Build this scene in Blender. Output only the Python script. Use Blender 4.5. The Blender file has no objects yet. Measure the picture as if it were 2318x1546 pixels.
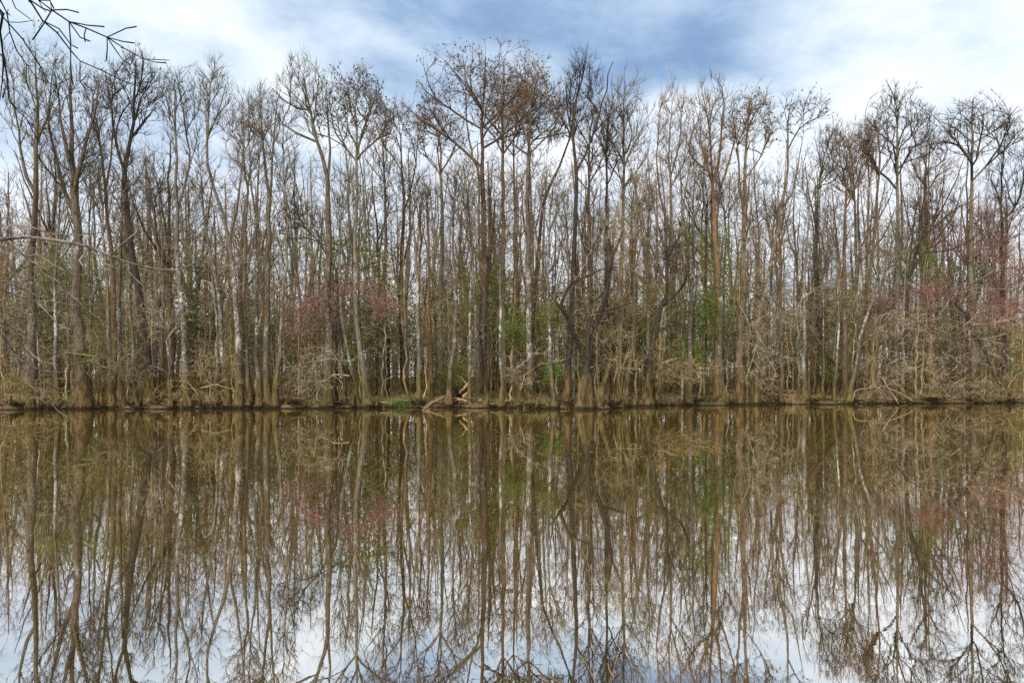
import bpy, math, random
import numpy as np

random.seed(7)
RNG = np.random.default_rng(7)
SC = bpy.context.scene
COL = SC.collection

# ------------------------------------------------------------------ camera
EYE, FPX, HZ, CX = 1.9, 1545.0, 855.0, 1159.0      # eye height, focal length and horizon row in photo pixels
cam = bpy.data.cameras.new('camera')
cam.sensor_width = 36.0
cam.lens = 36.0 * FPX / 2318.0
cam.shift_y = (HZ - 773.0) / 2318.0
cam.clip_start, cam.clip_end = 0.05, 3000.0
cam_o = bpy.data.objects.new('camera', cam)
cam_o.location = (0, 0, EYE)
cam_o.rotation_euler = (math.radians(90), 0, 0)
COL.objects.link(cam_o)
SC.camera = cam_o

# ------------------------------------------------------------------ light
SUN_EL, SUN_AZ = math.radians(32), math.radians(205)   # soft high sun behind the camera, seen through thin cloud
sun = bpy.data.lights.new('sun', 'SUN')
sun.energy, sun.angle, sun.color = 1.5, math.radians(16), (1.0, 0.91, 0.77)
sun_o = bpy.data.objects.new('sun', sun)
sun_o.rotation_euler = (math.radians(90) - SUN_EL, 0, -SUN_AZ + math.pi)
COL.objects.link(sun_o)


def build_world():
    w = bpy.data.worlds.new('World')
    SC.world = w
    w.use_nodes = True
    nt = w.node_tree
    nt.nodes.clear()
    N, L = nt.nodes.new, nt.links.new

    def math_(op, a, b=None, c=None, clamp=False):
        n = N('ShaderNodeMath'); n.operation = op; n.use_clamp = clamp
        for i, v in enumerate((a, b, c)):
            if v is None: continue
            if isinstance(v, (int, float)): n.inputs[i].default_value = v
            else: L(v, n.inputs[i])
        return n.outputs[0]

    def mix(f, a, b):
        n = N('ShaderNodeMix'); n.data_type = 'RGBA'
        for i, v in ((0, f), (6, a), (7, b)):
            if isinstance(v, (int, float)): n.inputs[i].default_value = v
            elif isinstance(v, tuple): n.inputs[i].default_value = (*v, 1)
            else: L(v, n.inputs[i])
        return n.outputs[2]
    sky = N('ShaderNodeTexSky'); sky.sky_type = 'NISHITA'; sky.sun_disc = False
    sky.sun_elevation, sky.sun_rotation = SUN_EL, SUN_AZ
    sky.air_density, sky.dust_density, sky.ozone_density = 1.2, 0.6, 2.5
    tc = N('ShaderNodeTexCoord')
    sep = N('ShaderNodeSeparateXYZ'); L(tc.outputs['Generated'], sep.inputs[0])
    x, y, z = sep.outputs
    az = math_('ARCTAN2', x, y)
    el = math_('ARCSINE', z)
    # cloud deck: the direction pierces a flat layer overhead
    zz = math_('ADD', math_('MAXIMUM', z, 0.0), 0.16)
    cmb = N('ShaderNodeCombineXYZ')
    L(math_('DIVIDE', x, zz), cmb.inputs[0]); L(math_('DIVIDE', y, zz), cmb.inputs[1])

    def noise(scale, detail, rough, dist, off, sx=1.0, sy=1.0, rot=0.0):
        m = N('ShaderNodeMapping'); L(cmb.outputs[0], m.inputs[0])
        m.inputs['Location'].default_value = off
        m.inputs['Rotation'].default_value = (0, 0, rot)
        m.inputs['Scale'].default_value = (sx, sy, 1)
        n = N('ShaderNodeTexNoise'); L(m.outputs[0], n.inputs['Vector'])
        n.inputs['Scale'].default_value = scale; n.inputs['Detail'].default_value = detail
        n.inputs['Roughness'].default_value = rough; n.inputs['Distortion'].default_value = dist
        return n.outputs['Fac']
    def dnoise(scale, detail, rough, dist, off, sc):
        m = N('ShaderNodeMapping'); L(tc.outputs['Generated'], m.inputs[0])
        m.inputs['Location'].default_value = off; m.inputs['Scale'].default_value = sc
        m.inputs['Rotation'].default_value = (0, 0.25, 0)
        n = N('ShaderNodeTexNoise'); L(m.outputs[0], n.inputs['Vector'])
        n.inputs['Scale'].default_value = scale; n.inputs['Detail'].default_value = detail
        n.inputs['Roughness'].default_value = rough; n.inputs['Distortion'].default_value = dist
        return n.outputs['Fac']
    n1 = dnoise(2.6, 8, 0.58, 0.25, (3.1, 1.7, 0.4), (1, 1, 2.4))
    n2 = dnoise(8.0, 7, 0.62, 0.3, (8.3, 2.2, 1.0), (1, 1, 2.2))

    # one spread-out rift of thin dark-blue cloud to the north, thick bright banks on both sides of it
    def bank(a0, e0, sa, se, amp, tilt=0.0):
        da = math_('SUBTRACT', az, a0); de = math_('SUBTRACT', el, e0)
        de = math_('SUBTRACT', de, math_('MULTIPLY', da, tilt))
        q = math_('ADD', math_('POWER', math_('DIVIDE', da, sa), 2.0), math_('POWER', math_('DIVIDE', de, se), 2.0))
        return math_('MULTIPLY', math_('EXPONENT', math_('MULTIPLY', q, -1.0)), amp)
    terms = [bank(0.08, 0.52, 0.38, 0.13, -0.52, 0.0), bank(0.27, 0.45, 0.13, 0.05, -0.22, 0.35), bank(0.16, 0.40, 0.14, 0.035, -0.20, 0.2),
             bank(-0.17, 0.40, 0.12, 0.045, -0.20, -0.35), bank(-0.40, 0.455, 0.15, 0.07, 0.26, -0.5), bank(0.50, 0.44, 0.19, 0.10, 0.22, 0.0),
             bank(0.23, 0.372, 0.10, 0.022, 0.22, 0.0), bank(0.02, 0.43, 0.09, 0.02, 0.14, -0.2), bank(-0.20, 0.46, 0.14, 0.018, 0.16, -0.35)]
    s = math_('ADD', math_('MULTIPLY', math_('SUBTRACT', n1, 0.5), 1.25), math_('MULTIPLY', math_('SUBTRACT', n2, 0.5), 0.75))
    s = math_('ADD', s, 0.77)
    for t in terms: s = math_('ADD', s, t)
    s = math_('MULTIPLY', s, 1.0, clamp=True)
    ramp = N('ShaderNodeValToRGB'); L(s, ramp.inputs[0])
    cr = ramp.color_ramp; cr.interpolation = 'B_SPLINE'
    stops = [(0.0, (0.15, 0.25, 0.43)), (0.28, (0.25, 0.37, 0.56)), (0.52, (0.45, 0.565, 0.70)), (0.75, (0.66, 0.74, 0.82)), (1.0, (0.87, 0.90, 0.94))]
    while len(cr.elements) < len(stops): cr.elements.new(0.5)
    for e, (p, c) in zip(cr.elements, stops): e.position = p; e.color = (*c, 1)
    # towards the horizon the overcast is evenly pale
    low = math_('SUBTRACT', 1.0, math_('DIVIDE', el, 0.36), clamp=True)
    low = math_('MULTIPLY', low, 0.75)
    cloud = mix(low, ramp.outputs[0], (0.86, 0.88, 0.97))
    cl10 = N('ShaderNodeVectorMath'); cl10.operation = 'SCALE'; L(cloud, cl10.inputs[0]); cl10.inputs['Scale'].default_value = 10.0
    cover = mix(0.93, sky.outputs[0], cl10.outputs[0])       # clear-sky blue showing through the thin cover
    bg = N('ShaderNodeBackground'); L(cover, bg.inputs[0]); bg.inputs[1].default_value = 0.075
    out = N('ShaderNodeOutputWorld'); L(bg.outputs[0], out.inputs[0])


build_world()
SC.view_settings.view_transform = 'Standard'
SC.view_settings.look = 'None'
SC.view_settings.exposure = 0.88
SC.view_settings.gamma = 1.0
SC.view_settings.use_curve_mapping = False
SC.render.engine = 'CYCLES'
SC.cycles.max_bounces = 5
SC.cycles.diffuse_bounces = 3
SC.cycles.glossy_bounces = 2
SC.cycles.transmission_bounces = 2
SC.cycles.use_denoising = False
SC.cycles.use_adaptive_sampling = False
SC.cycles.sample_clamp_indirect = 4.0
SC.cycles.caustics_reflective = False
SC.render.filter_size = 1.0

# ------------------------------------------------------------------ places
WL = [(-900, 930), (0, 927), (400, 925), (800, 924), (1000, 922), (1200, 925), (1350, 926), (1480, 919), (1700, 916), (1900, 915), (2318, 912), (3300, 910)]
SX = np.array([(p - CX) / FPX * (FPX * EYE / (w - HZ)) for p, w in WL])
SY = np.array([FPX * EYE / (w - HZ) for p, w in WL])


def shore(x):
    return np.interp(x, SX, SY)


def shore_px(px):
    return float(np.interp(px, [p for p, w in WL], [FPX * EYE / (w - HZ) for p, w in WL]))


def at(px, py, Y):
    return np.array([(px - CX) / FPX * Y, Y, EYE - (py - HZ) / FPX * Y])


def vnoise(x, y, s=1.0):
    return (np.sin(x * 1.3 * s + 1.1) * np.cos(y * 1.7 * s + 0.4) + 0.5 * np.sin(x * 2.9 * s - y * 2.3 * s + 2.0) + 0.3 * np.sin(x * 6.1 * s + y * 5.3 * s)) / 1.8


def ground_z(x, y):
    s = y - shore(x) - 0.9 * vnoise(x * 0.45, y * 0.0, 1.2) - 0.28 * np.sin(x * 3.3 + 2 * np.sin(x))
    z = np.where(s < 0, -0.25 + 0.0 * s, 0)
    z = np.interp(s, [-2.0, -0.25, -0.05, 0.12, 0.6, 3, 12, 40, 90, 400], [-1.2, -0.25, 0.0, 0.13, 0.26, 0.38, 0.55, 0.8, 1.3, 2.2])
    return z + np.clip(s, 0, 2) * 0.035 * vnoise(x, y, 0.9)


# ------------------------------------------------------------------ objects
def tag(o, label=None, cat=None, group=None, kind=None):
    for k, v in (('label', label), ('category', cat), ('group', group), ('kind', kind)):
        if v: o[k] = v
    return o


def empty(name, loc=(0, 0, 0)):
    o = bpy.data.objects.new(name, None)
    o.empty_display_size = 0.3
    o.location = loc
    COL.objects.link(o)
    return o


class Geo:
    """collects tubes, twigs and small faces, then links them as ONE mesh object"""

    def __init__(s):
        s.V, s.Q, s.T, s.n = [], [], [], 0

    def add(s, v, q=None, t=None):
        if q is not None and len(q): s.Q.append(np.asarray(q, np.int64) + s.n)
        if t is not None and len(t): s.T.append(np.asarray(t, np.int64) + s.n)
        s.V.append(np.asarray(v, np.float64)); s.n += len(v)

    def tube(s, P, R, k, lobes=None, cap=True):
        P = np.asarray(P, float); R = np.asarray(R, float); n = len(P)
        t = np.gradient(P, axis=0); t /= np.linalg.norm(t, axis=1)[:, None] + 1e-9
        m = t.mean(0); ref = np.array([0.0, 1, 0]) if abs(m[1]) < 0.75 * np.linalg.norm(m) + 1e-9 else np.array([1.0, 0, 0])
        u = np.cross(t, ref); u /= np.linalg.norm(u, axis=1)[:, None] + 1e-9
        v = np.cross(u, t)
        a = np.arange(k) * 2 * math.pi / k + 0.4
        rr = R[:, None] * np.ones(k)[None]
        if lobes is not None: rr = rr * lobes(a, P)
        V = P[:, None, :] + rr[..., None] * (np.cos(a)[None, :, None] * u[:, None, :] + np.sin(a)[None, :, None] * v[:, None, :])
        i = (np.arange(n - 1) * k)[:, None]; j = np.arange(k)[None]; j2 = (j + 1) % k
        Q = np.stack([i + j, i + j2, i + k + j2, i + k + j], -1).reshape(-1, 4)
        V = V.reshape(-1, 3); T = None
        if cap:
            V = np.vstack([V, P[-1] + t[-1] * R[-1] * 0.6])
            T = np.stack([(n - 1) * k + np.arange(k), (n - 1) * k + (np.arange(k) + 1) % k, np.full(k, n * k)], -1)
        s.add(V, Q, T)

    def twigs(s, A, B, C, r):
        """A -> B -> C three-sided tapering twigs, all at once"""
        A, B, C = (np.asarray(q, float) for q in (A, B, C))
        if not len(A): return
        r = np.broadcast_to(np.asarray(r, float), (len(A),))
        d = C - A; d /= np.linalg.norm(d, axis=1)[:, None] + 1e-9
        ref = np.where(np.abs(d[:, 1:2]) < 0.8, np.array([[0.0, 1, 0]]), np.array([[1.0, 0, 0]]))
        u = np.cross(d, ref); u /= np.linalg.norm(u, axis=1)[:, None] + 1e-9
        w = np.cross(u, d)
        rows = []
        for base, f in ((A, 1.0), (B, 0.72)):
            for q in range(3):
                ang = q * 2.0944
                rows.append(base + (r * f)[:, None] * (math.cos(ang) * u + math.sin(ang) * w))
        rows.append(C)
        V = np.stack(rows, 1).reshape(-1, 3)
        o = (np.arange(len(A)) * 7)[:, None, None]
        q = np.array([[0, 1, 4, 3], [1, 2, 5, 4], [2, 0, 3, 5]])[None] + o
        t = np.array([[3, 4, 6], [4, 5, 6], [5, 3, 6]])[None] + o
        s.add(V, q.reshape(-1, 4), t.reshape(-1, 3))

    def leaves(s, C, size, droop=0.0, aspect=2.0, rng=RNG, fold=False):
        """one small bent quad per point"""
        C = np.asarray(C, float); n = len(C)
        if not n: return
        a = rng.normal(size=(n, 3)); a[:, 2] -= droop * 1.6
        a /= np.linalg.norm(a, axis=1)[:, None]
        b = np.cross(a, rng.normal(size=(n, 3))); b /= np.linalg.norm(b, axis=1)[:, None] + 1e-9
        L = (np.asarray(size) * rng.uniform(0.65, 1.3, n))[:, None]
        W = L / aspect * 0.5
        V = np.stack([C, C + a * L * 0.5 + b * W, C + a * L, C + a * L * 0.5 - b * W], 1).reshape(-1, 3)
        q = np.arange(n)[:, None] * 4 + np.arange(4)[None]
        s.add(V, q)

    def build(s, name, mat, parent=None, smooth=True):
        me = bpy.data.meshes.new(name)
        V = np.concatenate(s.V) if s.V else np.zeros((0, 3))
        Q = np.concatenate(s.Q) if s.Q else np.zeros((0, 4), np.int64)
        T = np.concatenate(s.T) if s.T else np.zeros((0, 3), np.int64)
        me.vertices.add(len(V)); me.vertices.foreach_set('co', V.astype(np.float32).ravel())
        nl = Q.size + T.size
        me.loops.add(nl); me.loops.foreach_set('vertex_index', np.concatenate([Q.ravel(), T.ravel()]).astype(np.int32))
        tot = np.concatenate([np.full(len(Q), 4), np.full(len(T), 3)]).astype(np.int32)
        st = np.concatenate([[0], np.cumsum(tot)[:-1]]).astype(np.int32)
        me.polygons.add(len(tot)); me.polygons.foreach_set('loop_start', st)
        try: me.polygons.foreach_set('loop_total', tot)
        except Exception: pass
        if smooth: me.polygons.foreach_set('use_smooth', np.ones(len(tot), bool))
        me.update(calc_edges=True)
        if mat: me.materials.append(mat)
        o = bpy.data.objects.new(name, me)
        COL.objects.link(o)
        if parent is not None: o.parent = parent
        global TRIS
        TRIS += 2 * len(Q) + len(T)
        return o


TRIS = 0
# ------------------------------------------------------------------ materials
class NT:
    def __init__(s, name):
        s.m = bpy.data.materials.new(name); s.m.use_nodes = True
        s.t = s.m.node_tree; s.b = s.t.nodes['Principled BSDF']
        s.b.inputs['Specular IOR Level'].default_value = 0.12
        s.b.inputs['Roughness'].default_value = 0.85

    def n(s, typ, **kw):
        q = s.t.nodes.new(typ)
        for k, v in kw.items(): setattr(q, k, v)
        return q

    def put(s, v, sock):
        if isinstance(v, (int, float)): sock.default_value = v
        elif isinstance(v, tuple): sock.default_value = (*v, 1) if len(v) == 3 and sock.type == 'RGBA' else v
        else: s.t.links.new(v, sock)

    def math(s, op, a, b=0.0, clamp=False):
        q = s.n('ShaderNodeMath', operation=op, use_clamp=clamp)
        s.put(a, q.inputs[0]); s.put(b, q.inputs[1]); return q.outputs[0]

    def mix(s, f, a, b, mode='MIX'):
        q = s.n('ShaderNodeMix', data_type='RGBA', blend_type=mode)
        s.put(f, q.inputs[0]); s.put(a, q.inputs[6]); s.put(b, q.inputs[7]); return q.outputs[2]

    def noise(s, vec, scale, detail=4, rough=0.55, dist=0.0):
        q = s.n('ShaderNodeTexNoise'); s.put(vec, q.inputs['Vector'])
        q.inputs['Scale'].default_value = scale; q.inputs['Detail'].default_value = detail
        q.inputs['Roughness'].default_value = rough; q.inputs['Distortion'].default_value = dist
        return q.outputs['Fac']

    def mapv(s, vec, scale):
        q = s.n('ShaderNodeMapping'); s.put(vec, q.inputs[0]); q.inputs['Scale'].default_value = scale
        return q.outputs[0]

    def rng(s, v, a, b, c=0.0, d=1.0):
        q = s.n('ShaderNodeMapRange', interpolation_type='SMOOTHSTEP'); s.put(v, q.inputs[0])
        for i, k in enumerate((a, b, c, d)): q.inputs[i + 1].default_value = k
        return q.outputs[0]

    def pos(s):
        return s.n('ShaderNodeNewGeometry').outputs['Position']

    def rand(s):
        return s.n('ShaderNodeObjectInfo').outputs['Random']


def bark(name, dark, light, lichen=0.5, lich_col=(0.50, 0.50, 0.44), lich_z=(1.8, 3.2, 9, 15), stain=0.85, green=0.2, tint=None):
    """streaked bark; pale lichen at mid height; ochre silt and moss below the old flood line"""
    s = NT(name); p = s.pos(); r = s.rand()
    z = s.n('ShaderNodeSeparateXYZ'); s.put(p, z.inputs[0]); z = z.outputs[2]
    streak = s.noise(s.mapv(p, (1, 1, 0.16)), 14, 5, 0.65)
    big = s.noise(p, 0.8, 3)
    c = s.mix(s.rng(streak, 0.36, 0.66), dark, light)
    c = s.mix(s.math('MULTIPLY', s.rng(big, 0.35, 0.75), 0.55), c, tint or tuple(q * 0.8 for q in light))
    # each tree a little different
    hv = s.n('ShaderNodeHueSaturation'); s.put(c, hv.inputs['Color'])
    s.put(s.math('ADD', 0.485, s.math('MULTIPLY', r, 0.03)), hv.inputs['Hue'])
    s.put(s.math('ADD', 0.75, s.math('MULTIPLY', r, 0.5)), hv.inputs['Value'])
    c = hv.outputs[0]
    if lichen > 0:
        ln = s.noise(s.mapv(p, (1, 1, 0.6)), 8.5, 6, 0.75)
        ln2 = s.noise(s.mapv(p, (1, 1, 0.8)), 0.9, 2)
        zm = s.math('MULTIPLY', s.rng(z, lich_z[0], lich_z[1]), s.rng(z, lich_z[2], lich_z[3], 1.0, 0.0))
        lm = s.rng(s.math('ADD', ln, s.math('MULTIPLY', s.math('SUBTRACT', ln2, 0.5), 0.7)), 0.70 - 0.22 * lichen, 0.80 - 0.2 * lichen)
        c = s.mix(s.math('MULTIPLY', lm, zm), c, lich_col)
        gn = s.noise(p, 2.2, 5, 0.7)
        c = s.mix(s.math('MULTIPLY', s.rng(gn, 0.62, 0.72), s.math('MULTIPLY', zm, green * 2)), c, (0.26, 0.30, 0.13))
    if stain > 0:
        wob = s.math('ADD', z, s.math('MULTIPLY', s.noise(p, 1.4, 3), 1.2))
        sm = s.rng(wob, 1.9, 3.4, stain, 0.0)
        sc = s.mix(s.rng(s.noise(s.mapv(p, (1, 1, 0.2)), 8, 4), 0.35, 0.7), (0.06, 0.04, 0.016), (0.28, 0.185, 0.08))
        sc = s.mix(s.math('MULTIPLY', s.rng(s.noise(p, 1.1, 4), 0.48, 0.66), 0.7), sc, (0.17, 0.155, 0.035))
        c = s.mix(sm, c, sc)
        c = s.mix(s.rng(z, 0.08, 0.28, 0.85, 0.0), c, (0.02, 0.015, 0.01))      # wet foot at the water
    s.put(c, s.b.inputs['Base Color'])
    b = s.n('ShaderNodeBump'); b.inputs['Strength'].default_value = 0.7; b.inputs['Distance'].default_value = 0.05
    s.put(streak, b.inputs['Height']); s.t.links.new(b.outputs[0], s.b.inputs['Normal'])
    return s.m


def plain(name, a, b, scale=6.0, rnd=0.4, rough=0.85, backlit=0.0):
    s = NT(name); p = s.pos(); r = s.rand()
    c = s.mix(s.rng(s.noise(p, scale, 3), 0.3, 0.7), a, b)
    hv = s.n('ShaderNodeHueSaturation'); s.put(c, hv.inputs['Color'])
    s.put(s.math('ADD', 1.0 - rnd / 2, s.math('MULTIPLY', r, rnd)), hv.inputs['Value'])
    s.put(hv.outputs[0], s.b.inputs['Base Color']); s.b.inputs['Roughness'].default_value = rough
    if backlit:
        tr = s.n('ShaderNodeBsdfTranslucent'); s.put(hv.outputs[0], tr.inputs[0])
        mx = s.n('ShaderNodeMixShader'); mx.inputs[0].default_value = backlit
        s.t.links.new(s.b.outputs[0], mx.inputs[1]); s.t.links.new(tr.outputs[0], mx.inputs[2])
        s.t.links.new(mx.outputs[0], s.t.nodes['Material Output'].inputs[0])
    return s.m


M = {
    'grey': bark('grey_bark', (0.065, 0.049, 0.031), (0.27, 0.21, 0.135), 0.45),
    'pale': bark('lichened_bark', (0.085, 0.07, 0.05), (0.26, 0.22, 0.165), 0.74, (0.66, 0.63, 0.56), (2.0, 3.4, 7, 11), 0.85, 0.35),
    'dark': bark('dark_bark', (0.03, 0.024, 0.018), (0.10, 0.078, 0.058), 0.22, (0.38, 0.39, 0.33), (1, 2, 9, 14)),
    'red': bark('reddish_bark', (0.065, 0.045, 0.03), (0.25, 0.165, 0.105), 0.35, tint=(0.22, 0.175, 0.125)),
    'orange': bark('orange_bark', (0.12, 0.07, 0.038), (0.33, 0.20, 0.11), 0.3, tint=(0.25, 0.18, 0.115)),
    'green': bark('green_lichened_bark', (0.08, 0.075, 0.05), (0.20, 0.19, 0.13), 0.75, (0.42, 0.47, 0.33), (1.5, 2.5, 12, 18), 0.8, 0.5),
    'mud': bark('silted_bark', (0.10, 0.07, 0.035), (0.26, 0.18, 0.09), 0.15),
    'limb_red': plain('reddish_branch', (0.10, 0.064, 0.036), (0.28, 0.175, 0.095), 1.5, 0.5),
    'limb_grey': plain('grey_branch', (0.08, 0.063, 0.038), (0.26, 0.205, 0.125), 1.5, 0.6),
    'limb_dark': plain('dark_branch', (0.034, 0.027, 0.02), (0.095, 0.074, 0.053), 1.5),
    'limb_hazed': plain('hazed_branch', (0.17, 0.13, 0.095), (0.33, 0.265, 0.20), 1.0),  # distance haze put into the colour: paler, greyer branches
    'pale_twig': plain('pale_twig', (0.27, 0.20, 0.11), (0.66, 0.56, 0.38), 2.0, 0.35),
    'gold_twig': plain('golden_twig', (0.30, 0.20, 0.085), (0.64, 0.48, 0.25), 2.5, 0.3),
    'olive_twig': plain('olive_twig', (0.17, 0.13, 0.05), (0.50, 0.40, 0.19), 1.2, 0.7),
    'brush': plain('brown_brush', (0.11, 0.082, 0.034), (0.46, 0.36, 0.165), 0.7, 0.2),
    'near_twig': plain('near_branch_bark', (0.07, 0.048, 0.038), (0.42, 0.34, 0.29), 9, 0.2),  # pale tone carries highlights seen along the tops of the lower branches
    'silhouette_twig': plain('silhouetted_branch_bark', (0.010, 0.008, 0.008), (0.032, 0.026, 0.024), 9, 0.2),  # same tree's bark, painted near black as a silhouette against bright sky
    'tuft': plain('dry_cypress_leaf', (0.055, 0.03, 0.016), (0.15, 0.085, 0.042), 1.4, 0.3),
    'bud': plain('red_maple_bud', (0.30, 0.085, 0.085), (0.46, 0.20, 0.19), 1.2, 0.3, 0.6),
    'moss': plain('hanging_moss', (0.09, 0.085, 0.06), (0.20, 0.19, 0.14), 2.0, 0.3),
    'holly': plain('glossy_holly_leaf', (0.085, 0.165, 0.02), (0.27, 0.41, 0.06), 0.9, 0.4, 0.45, 0.3),
    'dkleaf': plain('dark_evergreen_leaf', (0.027, 0.076, 0.020), (0.093, 0.196, 0.051), 0.9, 0.4, 0.5, 0.25),
    'ltleaf': plain('yellow_green_leaf', (0.16, 0.21, 0.025), (0.36, 0.39, 0.08), 0.9, 0.4, 0.6, 0.35),
    'grass': plain('bank_grass_blade', (0.12, 0.19, 0.04), (0.34, 0.38, 0.14), 0.9, 0.1, 0.7, 0.2),
    'litter': plain('dead_leaf', (0.180, 0.102, 0.048), (0.504, 0.360, 0.204), 3.0, 0.1, 0.8),
    'log': plain('weathered_log', (0.15, 0.075, 0.04), (0.36, 0.20, 0.115), 3.5, 0.4),
    'palelog': plain('barkless_pale_wood', (0.34, 0.22, 0.11), (0.62, 0.46, 0.27), 3.5, 0.2),
    'wetwood': plain('wet_black_root', (0.018, 0.013, 0.009), (0.07, 0.05, 0.03), 4, 0.3),
}


def ground_material():
    s = NT('leaf_litter_soil'); p = s.pos()
    z = s.n('ShaderNodeSeparateXYZ'); s.put(p, z.inputs[0]); z = z.outputs[2]
    a = s.noise(p, 9, 6, 0.7); b = s.noise(p, 0.45, 4); g = s.noise(p, 0.33, 4, 0.6)
    c = s.mix(s.rng(a, 0.3, 0.7), (0.09, 0.06, 0.032), (0.34, 0.245, 0.14))
    c = s.mix(s.rng(b, 0.45, 0.65), c, s.mix(s.rng(a, 0.35, 0.65), (0.07, 0.045, 0.022), (0.22, 0.13, 0.06)))
    c = s.mix(s.math('MULTIPLY', s.rng(g, 0.52, 0.62), s.rng(a, 0.35, 0.6)), c, (0.16, 0.19, 0.06))
    c = s.mix(s.rng(s.math('ADD', z, s.math('MULTIPLY', s.noise(p, 5, 3), 0.12)), 0.06, 0.20, 1.0, 0.0), c, (0.018, 0.013, 0.008))          # black wet mud at the edge
    s.put(c, s.b.inputs['Base Color'])
    bu = s.n('ShaderNodeBump'); bu.inputs['Strength'].default_value = 0.9; bu.inputs['Distance'].default_value = 0.08
    s.put(a, bu.inputs['Height']); s.t.links.new(bu.outputs[0], s.b.inputs['Normal'])
    return s.m


def water_material():
    s = NT('still_brown_water'); p = s.pos(); t = s.t
    t.nodes.remove(s.b)
    # a very calm skin: long faint swells and a few finer cat's-paws
    h = s.math('ADD', s.math('MULTIPLY', s.noise(s.mapv(p, (0.5, 1.0, 1)), 1.1, 2), 0.6), s.math('MULTIPLY', s.noise(s.mapv(p, (0.5, 1.5, 1)), 5.0, 3), s.rng(s.noise(p, 0.11, 3), 0.40, 0.70, 0.05, 0.30)))
    bu = s.n('ShaderNodeBump'); bu.inputs['Strength'].default_value = 0.05; bu.inputs['Distance'].default_value = 0.030
    s.put(h, bu.inputs['Height'])
    gl = s.n('ShaderNodeBsdfGlossy'); gl.inputs['Roughness'].default_value = 0.012; gl.inputs['Color'].default_value = (0.97, 0.935, 0.89, 1)
    t.links.new(bu.outputs[0], gl.inputs['Normal'])
    df = s.n('ShaderNodeBsdfDiffuse'); df.inputs['Color'].default_value = (0.17, 0.112, 0.018, 1)
    fr = s.n('ShaderNodeLayerWeight'); fr.inputs['Blend'].default_value = 0.5
    f = s.rng(fr.outputs['Facing'], 0.40, 0.98, 0.88, 0.90)
    mx = s.n('ShaderNodeMixShader'); s.put(f, mx.inputs[0])
    t.links.new(df.outputs[0], mx.inputs[1]); t.links.new(gl.outputs[0], mx.inputs[2])
    t.links.new(mx.outputs[0], t.nodes['Material Output'].inputs[0])
    return s.m


M['ground'] = ground_material()
M['water'] = water_material()
# ------------------------------------------------------------------ growing trees
def smooth_path(P, step):
    """Catmull-Rom through P, resampled about every step metres"""
    P = np.asarray(P, float)
    if len(P) == 2:
        n = max(2, int(np.linalg.norm(P[1] - P[0]) / step) + 1)
        return P[0] + (P[1] - P[0]) * np.linspace(0, 1, n)[:, None]
    E = np.vstack([2 * P[0] - P[1], P, 2 * P[-1] - P[-2]])
    out = []
    for i in range(len(P) - 1):
        a, b, c, d = E[i:i + 4]
        n = max(1, int(np.linalg.norm(c - b) / step))
        t = (np.arange(n) / n)[:, None]
        out.append(0.5 * (2 * b + (c - a) * t + (2 * a - 5 * b + 4 * c - d) * t ** 2 + (3 * b - a - 3 * c + d) * t ** 3))
    out.append(P[-1:])
    return np.vstack(out)


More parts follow.
